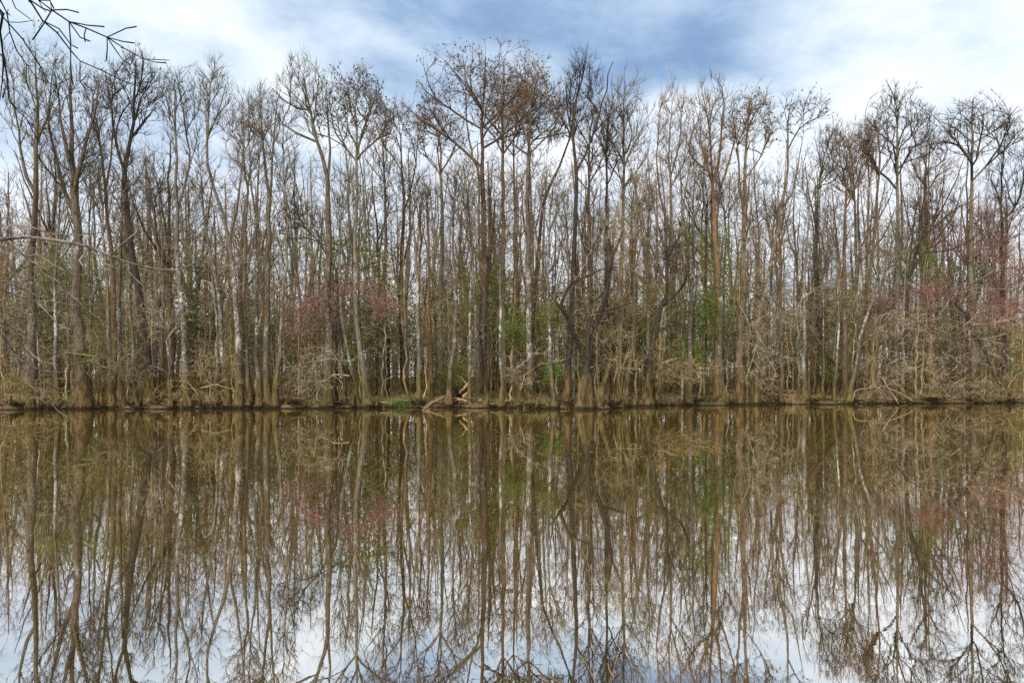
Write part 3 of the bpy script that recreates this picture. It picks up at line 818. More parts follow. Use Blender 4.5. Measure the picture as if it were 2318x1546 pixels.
H('bare_tree', 'dark shore tree leaning right from a mossy split base', 'split-based dark shore tree',
  [(1311, 924), (1320, 868), (1328, 831), (1346, 756), (1361, 706), (1376, 646), (1384, 590), (1378, 545), (1372, 480)], -0.5, 0.42, 1.1, 'dark', ('wide', 1385, 440, 70, 600, 90),
  forks=[[(1326, 840), (1316, 800), (1304, 771), (1286, 721), (1270, 691), (1282, 660), (1297, 641), (1331, 626), (1356, 613), (1400, 605)], [(1362, 706), (1385, 700), (1420, 690)], [(1380, 600), (1395, 560), (1412, 520)], [(1286, 721), (1262, 690), (1240, 660)]], limb='pale_twig')
H('tupelo_tree', 'dark mossy stem beside the split-based shore tree', 'dark mossy stem',
  [(1336, 924), (1334, 860), (1330, 820), (1334, 740), (1340, 640), (1342, 560)], -0.4, 0.28, 1.1, 'dark', ('up', 1346, 420, 40, 590, 50))
H('tupelo_tree', 'grey buttressed trunk left of the split-based shore tree', 'grey buttress trunk',
  [(1255, 922), (1250, 870), (1245, 820), (1243, 681), (1240, 580), (1246, 470)], 0.0, 0.23, 1.6, 'pale', ('up', 1250, 360, 40, 500, 60))
H('tupelo_tree', 'white-blotched trunk behind the split-based shore tree', 'white-blotched trunk',
  [(1288, 912), (1290, 850), (1291, 756), (1290, 650), (1284, 540)], 1.5, 0.24, 0.9, 'pale', ('up', 1282, 420, 36, 560, 40))
H('bald_cypress', 'orange-barked trunk standing deep behind the split-based shore tree', 'deep orange-barked trunk',
  [(1335, 884), (1334, 751), (1333, 640), (1333, 530), (1330, 430)], 9, 0.30, 0.5, 'orange', ('fan', 1328, 300, 50, 430, 80), limb='limb_red')
H('tupelo_tree', 'tapered grey trunk with mossy flared foot in open bank right of the stump', 'tapered grey trunk',
  [(1412, 916), (1418, 860), (1430, 790), (1436, 721), (1434, 620), (1440, 500)], 0.5, 0.27, 1.3, 'grey', ('up', 1440, 380, 46, 520, 70))
H('bare_tree', 'bushy olive-twigged tree filling the sky right of the twin-topped hardwood', 'bushy olive tree',
  [(1400, 896), (1402, 780), (1406, 640), (1409, 480), (1411, 380), (1410, 300), (1412, 230)], 5, 0.40, 0.6, 'grey', ('up', 1420, 160, 58, 430, 260))
H('bare_tree', 'dark straight trunk left of the bushy olive tree', 'dark straight trunk',
  [(1374, 892), (1374, 780), (1373, 620), (1373, 497), (1373, 351), (1378, 270)], 5, 0.34, 0.6, 'dark', ('up', 1380, 190, 50, 380, 120))
H('tupelo_tree', 'very wide two-lobed buttress carrying a dark right-leaning stem', 'two-lobed buttress tree',
  [(1462, 921), (1467, 860), (1470, 820), (1482, 756), (1497, 696), (1510, 665), (1513, 640), (1512, 590), (1518, 520)], -0.3, 0.42, 1.6, 'dark', ('wide', 1530, 470, 52, 620, 70),
  forks=[[(1497, 694), (1520, 676), (1542, 655), (1556, 620), (1560, 570)]])
H('bare_tree', 'speckled straight trunk growing out of the two-lobed buttress', 'speckled straight trunk',
  [(1475, 921), (1471, 850), (1468, 760), (1467, 650), (1467, 540), (1470, 430)], 0.1, 0.24, 1.3, 'red', ('up', 1476, 330, 40, 470, 60))
H('bare_tree', 'dome-topped brown tree whose dark lower limbs curve up from a low fork', 'low-forked brown dome tree',
  [(1524, 890), (1522, 760), (1519, 620), (1519, 497), (1517, 400), (1516, 330), (1520, 260)], 6, 0.36, 0.6, 'red', ('up', 1528, 174, 50, 400, 200),
  forks=[[(1519, 420), (1536, 340), (1542, 270), (1548, 220)], [(1519, 520), (1495, 440), (1487, 360), (1492, 280)]])
H('tupelo_tree', 'stout silver trunk with bell-shaped foot behind the golden tangle', 'stout silver bell-footed trunk',
  [(1560, 916), (1562, 860), (1563, 800), (1564, 700), (1566, 600), (1570, 500), (1572, 420)], 0.2, 0.35, 1.3, 'pale', ('up', 1575, 300, 46, 460, 90))
H('bare_tree', 'dark narrow trunk with pale scar behind the bright holly', 'dark scarred trunk',
  [(1595, 908), (1595, 840), (1594, 760), (1596, 660), (1598, 560), (1600, 470)], 1.5, 0.22, 0.7, 'dark', ('up', 1602, 360, 36, 500, 50))
H('bald_cypress', 'orange-limbed round-topped cypress behind the bright green holly', 'orange-limbed cypress',
  [(1625, 914), (1628, 832), (1630, 731), (1623, 600), (1616, 502), (1615, 420), (1628, 361), (1634, 300), (1640, 240)], 0.5, 0.50, 1.0, 'orange', ('up', 1612, 160, 62, 400, 230),
  forks=[[(1615, 420), (1608, 326), (1600, 260), (1590, 210)], [(1616, 440), (1640, 400), (1660, 330), (1668, 260)], [(1615, 400), (1588, 330), (1568, 270)]], limb='limb_red')
H('tupelo_tree', 'grey-green lichened trunk with an ochre split base right of the golden tangle', 'ochre split-base trunk',
  [(1640, 920), (1636, 860), (1630, 800), (1633, 700), (1634, 600), (1640, 500)], 0.0, 0.29, 1.5, 'green', ('up', 1645, 380, 40, 500, 50))
H('bald_cypress', 'brown flat-domed cypress of two parallel stems with rusty twigs', 'twin-stemmed flat-domed cypress',
  [(1671, 917), (1673, 857), (1677, 760), (1681, 681), (1683, 560), (1684, 500), (1686, 401), (1692, 301), (1697, 230)], 0.0, 0.48, 1.0, 'red', ('fan', 1705, 186, 54, 330, 230),
  forks=[[(1683, 520), (1676, 420), (1668, 330), (1660, 270)], [(1686, 420), (1720, 360), (1745, 300)]], tuft=0.35, limb='limb_red', n_limbs=22)
H('bald_cypress', 'umbrella-topped tree whose bare curved stem carries a lopsided flat crown', 'umbrella-topped tree',
  [(1710, 917), (1714, 860), (1716, 731), (1742, 610), (1761, 517), (1776, 432), (1784, 341), (1784, 280), (1788, 245)], 0.0, 0.33, 1.2, 'grey', ('fan', 1818, 198, 58, 285, 75),
  forks=[[(1784, 310), (1800, 282), (1825, 258), (1850, 240)], [(1768, 470), (1791, 440), (1806, 390), (1816, 320)]], tuft=0.3, limb='limb_dark')
H('tupelo_tree', 'white-lichened trunk behind the drooping pale branches right of centre', 'white trunk behind drooping branches',
  [(1748, 914), (1748, 840), (1747, 731), (1748, 605), (1752, 500)], 1.0, 0.24, 1.1, 'pale', ('up', 1756, 400, 36, 520, 50))
H('tupelo_tree', 'brown buttressed trunk standing left of the white-lichened pole', 'brown buttressed trunk',
  [(1768, 915), (1768, 850), (1768, 770), (1766, 660), (1762, 570)], 0.5, 0.27, 1.2, 'red', ('up', 1764, 430, 36, 560, 40))
H('tupelo_tree', 'white-lichened straight pole with broad brown foot before the orange leaning log', 'white-lichened pole',
  [(1822, 914), (1820, 850), (1821, 770), (1820, 660), (1826, 560), (1832, 470)], 0.8, 0.28, 1.1, 'pale', ('up', 1838, 330, 42, 480, 70))
H('tupelo_tree', 'thin birch-white stem crossed by the orange leaning log', 'birch-white crossed stem',
  [(1863, 912), (1864, 867), (1864, 800), (1865, 740), (1862, 640)], 1.2, 0.15, 1.3, 'pale', ('up', 1864, 500, 30, 640, 35))
H('tupelo_tree', 'curved birch-white stem right of the orange leaning log', 'curved birch-white stem',
  [(1888, 917), (1890, 870), (1894, 800), (1899, 740), (1897, 660), (1892, 560)], 0.0, 0.17, 1.5, 'pale', ('up', 1890, 430, 30, 600, 40))
H('bare_tree', 'thick brown trunk just right of the curved birch-white stem', 'thick brown right trunk',
  [(1913, 914), (1912, 840), (1912, 700), (1912, 530), (1916, 430), (1924, 350)], 1.0, 0.34, 1.0, 'red', ('up', 1930, 260, 55, 440, 120))
H('tupelo_tree', 'grey trunk leaning right from the water at the edge of the pink-budded mass', 'right-leaning water-edge trunk',
  [(1918, 918), (1926, 880), (1935, 842), (1948, 770), (1957, 735), (1970, 690), (1995, 641), (2010, 580)], -0.1, 0.25, 1.5, 'pale', ('wide', 2010, 480, 55, 620, 70),
  forks=[[(1972, 690), (1985, 620), (1990, 540)]])
H('bald_cypress', 'orange-stemmed cypress curving up left of the spreading right-hand cypress', 'orange-stemmed cypress',
  [(1958, 908), (1962, 780), (1968, 650), (1977, 540), (1983, 452), (1990, 351), (1988, 290)], 2.5, 0.33, 0.8, 'orange', ('fan', 1975, 250, 55, 360, 110), limb='limb_red')
H('bald_cypress', 'spreading grey cypress with a broad open dome, left of the two at right', 'broad open-domed cypress',
  [(2031, 908), (2031, 780), (2031, 640), (2031, 542), (2032, 401), (2031, 341), (2032, 286), (2036, 230)], 2, 0.40, 0.8, 'pale', ('fan', 2028, 188, 88, 350, 330),
  forks=[[(2031, 350), (1990, 300), (1960, 265)], [(2032, 330), (2085, 285), (2118, 240)], [(2031, 360), (2080, 330), (2122, 285)]], moss=8, limb='limb_dark', n_limbs=22)
H('bare_tree', 'dark tree with long arched limbs rising right through the red buds', 'dark arched-limb tree',
  [(2040, 910), (2046, 780), (2054, 690), (2058, 630), (2072, 580), (2086, 540), (2088, 480), (2094, 420)], 1.5, 0.25, 0.8, 'dark', ('wide', 2110, 380, 60, 540, 90),
  forks=[[(2062, 620), (2091, 572), (2141, 570), (2190, 545), (2240, 510)], [(2086, 540), (2120, 510), (2171, 470), (2210, 450)]])
H('bald_cypress', 'brown slim-topped tree in the dip between the two right-hand cypresses', 'dip tree',
  [(2106, 900), (2106, 760), (2104, 620), (2102, 500), (2101, 401), (2104, 340)], 4, 0.32, 0.6, 'orange', ('fan', 2108, 284, 56, 400, 110), limb='limb_red')
H('bald_cypress', 'layered cypress with long level limbs, the tallest near the right edge', 'layered level-limbed cypress',
  [(2205, 910), (2203, 780), (2200, 640), (2199, 540), (2199, 452), (2200, 326), (2201, 251), (2203, 225)], 1.5, 0.44, 0.8, 'red', ('fan', 2208, 211, 102, 335, 330),
  forks=[[(2200, 345), (2150, 300), (2112, 262)], [(2200, 340), (2260, 290), (2305, 240)], [(2199, 400), (2260, 350), (2320, 310)], [(2199, 330), (2165, 290), (2130, 275)]], moss=5, limb='limb_dark', n_limbs=26)
H('bare_tree', 'dark-limbed tree with dense crown cut by the right edge of the photo', 'right-edge tree',
  [(2275, 912), (2272, 780), (2268, 640), (2268, 500), (2267, 400), (2274, 330)], 1.5, 0.36, 0.8, 'dark', ('up', 2290, 280, 58, 480, 160),
  forks=[[(2268, 560), (2290, 500), (2318, 470)]])
H('tupelo_tree', 'pale trunk hidden behind the drooping branches of the pink-budded mass', 'pale hidden trunk',
  [(2044, 914), (2043, 840), (2044, 760), (2046, 680), (2050, 600)], 0.6, 0.25, 1.2, 'pale', ('up', 2052, 480, 36, 600, 40))
H('tupelo_tree', 'grey straight trunk right of the drooping pink-budded mass', 'grey straight right trunk',
  [(2240, 914), (2240, 830), (2242, 740), (2246, 640), (2250, 540)], 0.6, 0.27, 1.2, 'grey', ('up', 2252, 420, 40, 560, 50))
H('bare_tree', 'tall grey tree with curved limbs between umbrella-topped and broad open-domed ones', 'tall curved grey tree',
  [(1942, 890), (1940, 760), (1938, 640), (1936, 502), (1932, 400), (1924, 340)], 6, 0.36, 0.6, 'grey', ('up', 1915, 262, 62, 440, 180))
H('bare_tree', 'thin multi-stemmed tree right of the umbrella-topped one', 'thin multi-stemmed tree',
  [(1852, 892), (1852, 760), (1850, 640), (1848, 530), (1854, 430), (1866, 350)], 5, 0.30, 0.6, 'dark', ('up', 1880, 262, 40, 420, 110),
  forks=[[(1848, 520), (1830, 440), (1822, 370)]])


# the broken stump by the water
def snag(px, py0, py1, lean, Y, r, label):
    root = empty('broken_stump', tuple(at(px, py0, Y) * np.array([1, 1, 0])))
    h = (py0 - py1) * Y / FPX
    z = np.array([-0.2, 0.1, 0.35, 0.7, 1.2, 1.7, h * 0.8, h]); n = len(z)
    P = np.stack([lean * np.clip(z, 0, 9) / h, 0 * z, z], 1)
    g = Geo(); g.tube(P, r * np.interp(z, [0, h], [1, 0.5]), 14, buttress(0, 1.2, 1.0, 5, 1.0, 0.5), cap=False); g.build('trunk', M['dark'], root)
    g = Geo(); rng = np.random.default_rng(5)
    for k in range(11):                                  # torn splinters round the broken rim
        a = k * 0.57; q = P[-1] + np.array([math.cos(a), math.sin(a), 0]) * r * 0.36 - [0.05, 0, 0.35]
        t = q + np.array([0.08 + 0.03 * math.cos(a), 0.03 * math.sin(a), rng.uniform(0.45, 0.95)])
        g.tube(np.array([q, (q + t) / 2, t]), [0.05, 0.035, 0.006], 4)
    g.build('splinter_crown', M['orange'], root)
    tag(root, label, 'stump')


snag(1351, 922, 838, 0.62, shore_px(1351) - 0.1, 0.2, 'broken leaning stump with a torn ochre top beside the split-based shore tree')
# ------------------------------------------------------------------ shrubs and small trees that hang over the water
def overhang(name, label, base, off, stems, envs, mat, wood, cat='shrub', r=0.10, reach=2.0, droop=0.35, slope=-0.9, tw_len=0.6, twig_r=0.009, buds=None, leaf=None, flare=0.8, tip=0.0085, per_node=0.7, crook=0.3, tri=3, cmat=None, group=None):
    """stems: traced polylines leaving the base; envs: (px, py, half width, half height, points) of the twig masses"""
    Y = shore_px(base[0]) + off
    rng = np.random.default_rng(int(base[0] * 7 + base[1]))
    b = at(base[0], base[1], Y); gz = float(ground_z(b[0], Y)) if off > 0.4 else 0.0
    root = empty(name, (float(b[0]), Y, gz)); o3 = np.array(root.location)
    sk = Skel(12000)
    for k, st in enumerate(stems):
        n = len(st); pts = [at(px, py, Y - reach * (i / max(1, n - 1)) * (0.4 + 0.6 * rng.random())) for i, (px, py) in enumerate(st)]
        if k == 0: pts[0] = np.array([b[0], Y, gz - 0.2])
        pts = np.array(pts) - o3
        if k: 
            i = sk.near(pts[0]); q = smooth_path(np.vstack([sk.P[i], pts[1:]]), 0.5)[1:]; rr = sk.R[i] * 0.75; par = i
        else:
            q = smooth_path(pts, 0.5); rr = r; par = -1
        q[1:-1] += rng.normal(size=(max(0, len(q) - 2), 3)) * 0.04
        sk.path(q, np.linspace(min(rr, 0.052) if par >= 0 else rr, 0.015 if k else 0.02, len(q)), par, 2 if k else 0)
    for (cx, cy, hw, hh, n) in envs:
        c = at(cx, cy, Y - reach * 0.6) - o3; S = Y / FPX
        A = limbs_first(shell(rng, int(n * 0.62), c, hw * S, max(0.8, hw * S * 0.55), hh * S, 0.15), 12, rng)
        A = A[A[:, 2] + gz > 0.12]
        sk.grow(A, rng, w=1.5, slope=slope, bend=0.35, jit=0.10, seg=0.4, lift=-0.10)
    sk.radii(tip, 0.42)
    g = Geo(); sk.mesh(0, g, buttress(0, flare, 0.7, 4, 1.0)); g.build('trunk', M[wood], root)
    g = Geo(); sk.mesh(2, g)
    if g.n: g.build('limbs', M[mat], root)
    g = Geo(); sk.mesh(1, g)
    ends = twig_spray(sk, g, rng, tri, per_node, tw_len, twig_r, 0.1, 0.75, droop, 0.05, crook)
    ends = ends[ends[:, 2] + gz > 0.02]
    g.build('crown', M[cmat or mat], root)
    if buds:
        g = Geo(); q = ends[rng.random(len(ends)) < buds]
        q = np.repeat(q, 5, 0); q = q + rng.normal(size=q.shape) * 0.26
        g.leaves(q, 0.075, 0.0, 1.3, rng); g.build('buds', M['bud'], root, False)
    if leaf:
        g = Geo(); q = np.repeat(ends, 2, 0); q = q + rng.normal(size=q.shape) * 0.1
        g.leaves(q, 0.12, 0.2, 2.0, rng); g.build('leaves', M[leaf], root, False)
    return tag(root, label, cat, group)


overhang('overhanging_shrub', 'mossy dark limb slanting left over the water with olive twigs', (316, 918), 0.0,
         [[(316, 918), (303, 887), (280, 860), (256, 841), (232, 828), (205, 815), (150, 828)], [(232, 828), (214, 806), (160, 800), (110, 815)], [(256, 841), (275, 815), (300, 800)]],
         [(215, 800, 110, 38, 130), (265, 830, 60, 40, 60), (120, 800, 60, 34, 40)], 'pale_twig', 'green', cmat='olive_twig', reach=2.5)
overhang('overhanging_shrub', 'small pale-lichened tangle hanging in front of the lichen-flecked trunk', (384, 918), 0.4,
         [[(384, 918), (382, 840), (378, 770), (370, 730), (350, 715)], [(378, 770), (400, 735), (425, 700)], [(374, 750), (340, 725), (318, 690)]],
         [(370, 735, 60, 45, 90), (335, 690, 28, 30, 30), (300, 840, 70, 30, 60)], 'pale_twig', 'pale', reach=1.0)
overhang('overhanging_shrub', 'dense straw-coloured thicket left of the yellow-lichened leaning tree', (455, 921), 0.2,
         [[(455, 921), (452, 880), (462, 850), (480, 830)], [(452, 890), (430, 870), (405, 862)], [(456, 870), (490, 872), (525, 880)]],
         [(470, 845, 80, 48, 150), (430, 895, 85, 24, 90), (500, 800, 60, 30, 60)], 'pale_twig', 'mud', reach=1.6, cmat='gold_twig')
overhang('overhanging_shrub', 'arching pale-lichened branch over the thin yellowish trunk', (492, 917), 0.6,
         [[(492, 917), (492, 800), (490, 700), (484, 640), (472, 572), (444, 534), (412, 540), (386, 572)], [(488, 680), (476, 640), (462, 634), (455, 650)]],
         [(400, 575, 40, 26, 40), (500, 590, 50, 20, 30), (560, 600, 50, 16, 25)], 'pale_twig', 'green', reach=0.3, r=0.13, droop=0.1)
overhang('overhanging_shrub', 'straw-pale branches sweeping low to the water left of the dome cypress', (802, 921), 0.0,
         [[(802, 921), (800, 885), (795, 852), (783, 827)], [(783, 830), (757, 848), (736, 861), (698, 866), (659, 886)], [(745, 856), (711, 872), (672, 891)], [(757, 848), (730, 868), (711, 886)],
          [(783, 827), (762, 811), (723, 814), (685, 824), (641, 832)], [(750, 812), (715, 800), (680, 806)], [(770, 818), (745, 792), (720, 785), (690, 790)], [(783, 827), (770, 800), (778, 780)], [(788, 838), (800, 815), (815, 800), (830, 805)],
          [(730, 815), (700, 838), (668, 850)], [(770, 840), (776, 868), (768, 895)]],
         [(700, 872, 56, 20, 100), (720, 806, 78, 26, 90), (690, 840, 56, 18, 60)], 'pale_twig', 'dark', reach=3.0, twig_r=0.0095)
overhang('red_bud_tree', 'small red-budded tree arching left of the rust-tufted dome cypress', (762, 912), 0.8,
         [[(762, 912), (764, 800), (760, 725), (745, 690), (715, 675), (680, 672), (650, 680)], [(764, 800), (790, 700), (830, 665), (880, 690)], [(760, 730), (735, 740), (700, 750)]],
         [(705, 690, 85, 42, 130), (800, 650, 70, 32, 70), (860, 690, 46, 26, 70), (690, 750, 60, 30, 60)], 'limb_hazed', 'dark', cat='tree', reach=0.8, droop=0.2, buds=0.6, cmat='limb_hazed', tw_len=0.7)
overhang('overhanging_shrub', 'crooked grey twigs at the water between the two white trunks of centre', (1180, 912), 0.4,
         [[(1180, 912), (1176, 870), (1168, 845), (1150, 838)], [(1176, 880), (1190, 850), (1206, 836)]],
         [(1175, 850, 42, 30, 60), (1235, 800, 50, 26, 40)], 'pale_twig', 'mud', reach=0.8)
overhang('overhanging_shrub', 'golden-twigged level tangle right of the two-lobed buttress', (1482, 918), -0.1,
         [[(1482, 918), (1484, 870), (1492, 838), (1520, 826), (1560, 835), (1610, 838)], [(1490, 842), (1520, 850), (1560, 858), (1600, 866)], [(1488, 850), (1500, 822), (1530, 812)]],
         [(1555, 832, 84, 22, 220), (1530, 855, 70, 22, 110), (1500, 800, 46, 26, 40)], 'gold_twig', 'dark', reach=2.6, droop=0.05, slope=-0.5, twig_r=0.0095)
overhang('overhanging_shrub', 'thin grey-brown spray left of the broken leaning stump', (1385, 917), 0.3,
         [[(1385, 917), (1388, 870), (1380, 835), (1350, 826)], [(1388, 870), (1400, 830), (1425, 835)]],
         [(1395, 820, 60, 22, 70), (1385, 760, 60, 26, 50)], 'gold_twig', 'mud', reach=0.8, cmat='olive_twig')
overhang('overhanging_shrub', 'chalk-pale drooping branches at centre of the right half', (1704, 918), 0.0,
         [[(1704, 918), (1702, 840), (1700, 750), (1696, 700), (1712, 668), (1740, 676), (1775, 700), (1806, 726)], [(1702, 800), (1712, 780), (1735, 800), (1760, 850)], [(1702, 760), (1690, 720), (1672, 690)], [(1712, 785), (1700, 830), (1680, 866)]],
         [(1715, 790, 62, 72, 130), (1780, 725, 50, 28, 60), (1720, 860, 50, 34, 60), (1755, 800, 50, 40, 50)], 'pale_twig', 'dark', reach=2.4, droop=0.6, twig_r=0.0095)
overhang('overhanging_shrub', 'dark arched limb bowed over the gap right of the white-lichened pole', (1806, 910), 0.8,
         [[(1806, 910), (1806, 780), (1804, 710), (1815, 678), (1845, 655), (1875, 647), (1905, 652), (1925, 668), (1962, 678)]],
         [(1950, 690, 50, 26, 40), (1890, 680, 50, 22, 30)], 'pale_twig', 'green', reach=0.4, r=0.14, droop=0.3)
overhang('overhanging_shrub', 'huge drooping pale-branched mass at right sweeping down to the water', (1971, 918), -0.1,
         [[(1971, 918), (1986, 873), (2004, 829), (2015, 800), (2034, 772), (2056, 748), (2082, 729)], [(2015, 806), (2051, 806), (2086, 796)],
          [(2082, 729), (2128, 720), (2167, 729), (2206, 735), (2258, 731), (2318, 738)], [(2082, 729), (2121, 716), (2152, 682), (2165, 669), (2193, 656), (2232, 651), (2284, 656)],
          [(2178, 661), (2222, 628), (2253, 610), (2300, 585)], [(2076, 732), (2055, 715), (2033, 703), (2017, 718), (2015, 745)], [(2059, 722), (2072, 744), (2073, 765), (2066, 790)],
          [(2060, 760), (2041, 772), (2010, 791), (1973, 814), (1947, 837)], [(2060, 752), (2077, 762), (2113, 765), (2128, 780), (2139, 801), (2152, 811), (2193, 814), (2232, 824), (2284, 848)],
          [(2015, 798), (2030, 824), (2033, 860), (2046, 886)], [(2012, 804), (1994, 829), (1986, 855), (1965, 880)], [(2086, 764), (2090, 791), (2087, 835), (2092, 865)],
          [(2100, 765), (2110, 819), (2116, 848), (2131, 876), (2149, 899)], [(2130, 785), (2134, 814), (2144, 855), (2180, 884), (2193, 902)], [(1990, 868), (1973, 879), (1937, 886), (1929, 908)],
          [(1994, 862), (2010, 876), (2025, 902), (2034, 914)], [(1996, 868), (2030, 886), (2066, 907)], [(2152, 811), (2190, 850), (2240, 890), (2290, 900)], [(2206, 735), (2230, 770), (2240, 800)], [(2232, 824), (2260, 860), (2280, 890)],
          [(2113, 765), (2160, 770), (2200, 760), (2250, 775)]],
         [(2000, 850, 62, 50, 130), (2110, 840, 90, 52, 150), (2080, 730, 90, 40, 130), (2230, 780, 80, 50, 140), (2190, 880, 80, 22, 70), (2015, 745, 40, 40, 50), (2250, 720, 70, 30, 80)], 'pale_twig', 'dark', reach=3.4, r=0.17, droop=0.45, buds=0.12, twig_r=0.0095)
overhang('red_bud_tree', 'crimson-budded tree with level pale limbs at the right edge', (2252, 914), 0.6,
         [[(2252, 914), (2240, 820), (2190, 720), (2160, 680), (2190, 650), (2250, 620), (2310, 600)], [(2165, 690), (2200, 665), (2260, 655), (2318, 650)], [(2190, 720), (2160, 700), (2110, 690), (2060, 700)], [(2160, 680), (2150, 640), (2130, 610)]],
         [(2255, 700, 80, 34, 150), (2110, 660, 80, 34, 110), (2285, 620, 50, 40, 80), (2000, 690, 40, 22, 40), (2250, 570, 70, 40, 60)], 'limb_hazed', 'dark', cat='tree', reach=1.4, droop=0.0, buds=0.8, r=0.2, cmat='limb_hazed', tw_len=0.7)
overhang('red_bud_tree', 'red-tipped slender tree behind the spreading right-hand crowns', (2170, 905), 2.5,
         [[(2170, 905), (2172, 760), (2180, 640), (2186, 540), (2190, 470)]],
         [(2190, 540, 70, 60, 90), (2240, 500, 60, 40, 50)], 'limb_hazed', 'red', cat='tree', reach=0.2, droop=-0.3, buds=0.7, slope=0.0, r=0.16, tw_len=0.8)
overhang('overhanging_shrub', 'low brown scrub trailing over the bank at the far right', (2290, 916), 0.1,
         [[(2290, 916), (2280, 880), (2260, 865), (2230, 880)], [(2282, 880), (2300, 850), (2318, 840)]],
         [(2270, 870, 60, 34, 110), (2230, 895, 60, 16, 50)], 'gold_twig', 'mud', reach=1.4, cmat='olive_twig')
overhang('overhanging_shrub', 'low tan scrub at the water in the left corner of the bank', (20, 922), 0.1,
         [[(20, 922), (26, 890), (50, 870), (80, 862)], [(24, 895), (10, 860), (0, 840)]],
         [(50, 870, 60, 36, 110), (100, 895, 60, 18, 50)], 'gold_twig', 'mud', reach=1.2, cmat='olive_twig')


# ------------------------------------------------------------------ evergreens in the understorey
def evergreen(name, label, px, py, hw, hh, off, leaf, n, size=0.13, cat='tree', group=None):
    Y = shore_px(px) + off; rng = np.random.default_rng(int(px * 3 + py))
    b = at(px, 900, Y); gz = float(ground_z(b[0], Y))
    root = empty(name, (float(b[0]), Y, gz)); o3 = np.array(root.location); S = Y / FPX
    sk = Skel(5000); c = at(px, py, Y) - o3
    top = c + np.array([0, 0, hh * S * 0.9])
    P = smooth_path(np.array([[0, 0, -0.2], [rng.normal() * 0.15, 0, c[2] * 0.4], c * np.array([0.8, 1, 0.9]), top]), 0.8)
    sk.path(P, np.linspace(0.035 + 0.012 * top[2], 0.015, len(P)), -1, 0)
    A = limbs_first(shell(rng, n, c, hw * S, hw * S * 0.8, hh * S, 0.2, False, 4), 10, rng); A = A[A[:, 2] > 0.3]
    sk.grow(A, rng, w=0.5, slope=-0.3, bend=0.3, jit=0.15, seg=0.5)
    sk.radii(0.008)
    g = Geo(); sk.mesh(0, g); g.build('trunk', M['grey'], root)
    g = Geo(); sk.mesh(1, g); e = twig_spray(sk, g, rng, 2, 0.5, 0.55, 0.007, 0.1, 1.2, 0.1); g.build('branches', M['olive_twig'], root)
    q = np.repeat(e, 4, 0); q = q + rng.normal(size=q.shape) * 0.15
    g = Geo(); g.leaves(q, size, 0.25, 2.2, rng); g.build('leaves', M[leaf], root, False)
    return tag(root, label, cat, group)


E = evergreen
E('holly_tree', 'bright green leafy holly, the greenest thing in the right half', 1595, 715, 46, 62, 0.9, 'holly', 190)
E('holly_tree', 'bright green lower bough of leaves left of the bright holly', 1560, 800, 36, 40, 1.6, 'holly', 80)
E('evergreen_tree', 'yellow-green leafy tree behind the great wide cypress', 1100, 650, 60, 80, 4.5, 'ltleaf', 170)
E('evergreen_tree', 'yellow-green low tree between hooked white trunk and pale straight cypress', 1165, 740, 40, 50, 2.5, 'holly', 90)
E('evergreen_tree', 'dark evergreen mass right of the rust-tufted cypress trunk', 838, 730, 32, 70, 6, 'dkleaf', 120)
E('evergreen_tree', 'dark evergreen behind the orange-spar trunk', 985, 680, 34, 56, 9, 'dkleaf', 100)
E('evergreen_tree', 'dark evergreen between white-lichened forked tree and thin yellowish trunk', 446, 730, 36, 60, 4.5, 'dkleaf', 120)
E('evergreen_tree', 'dark evergreen behind the green-lichened trunk', 600, 745, 44, 70, 6, 'dkleaf', 140)
E('evergreen_tree', 'yellow-green low bush behind the yellowish leaning trunk at centre', 1040, 850, 40, 32, 5, 'ltleaf', 90, cat='shrub')
E('evergreen_tree', 'small yellow-green tree left of the split-based shore tree', 1255, 720, 30, 42, 1.6, 'ltleaf', 70)
E('evergreen_tree', 'small leafy bush low beside the grey buttress left of the stump', 1256, 838, 26, 24, 0.8, 'holly', 45, cat='shrub')
E('evergreen_tree', 'blue-green dark evergreen between tapered grey trunk and two-lobed buttress', 1448, 770, 36, 56, 6, 'dkleaf', 120)
E('evergreen_tree', 'sparse light-green tree above the golden-twigged tangle', 1510, 700, 50, 60, 5, 'ltleaf', 110)
E('evergreen_tree', 'sparse light-green crown around the orange-limbed cypress trunk', 1600, 560, 70, 60, 3.5, 'ltleaf', 130)
E('evergreen_tree', 'dark evergreen right of the ochre split-base trunk', 1665, 770, 32, 60, 6, 'dkleaf', 100)
E('evergreen_tree', 'yellow-green bush low by the orange leaning log', 1872, 820, 36, 40, 3, 'ltleaf', 80, cat='shrub')
E('evergreen_tree', 'dark evergreen behind the orange leaning log', 1870, 740, 44, 60, 8, 'dkleaf', 120)
E('evergreen_tree', 'mid-green leafy tree behind the dark arched-limb tree', 2075, 620, 56, 62, 3.5, 'holly', 130)
E('evergreen_tree', 'mid-green leafy tree near the right edge under the red buds', 2190, 640, 60, 60, 4, 'dkleaf', 110)
E('evergreen_tree', 'light-green leafy tree behind the thick olive-grey tree', 150, 610, 60, 50, 5, 'ltleaf', 100)
E('evergreen_tree', 'light-green leafy tree behind the leaning high-forked tree', 270, 600, 50, 44, 5, 'holly', 80)
E('evergreen_tree', 'dark low evergreen deep behind the small mossy-footed trunk', 100, 770, 60, 60, 8, 'dkleaf', 110)
E('evergreen_tree', 'dark evergreen deep left of the tapered grey trunk', 1390, 720, 40, 60, 11, 'dkleaf', 100)
E('evergreen_tree', 'dark evergreen deep behind the brown buttressed right-hand trunk', 1790, 790, 46, 56, 9, 'dkleaf', 100)
E('evergreen_tree', 'tiny bright-green bush low over the mossy slanting limb at left', 190, 805, 14, 8, -0.5 + 0.9, 'holly', 14, cat='shrub')

# ------------------------------------------------------------------ the woods behind: one of each kind, then copies
PR = []


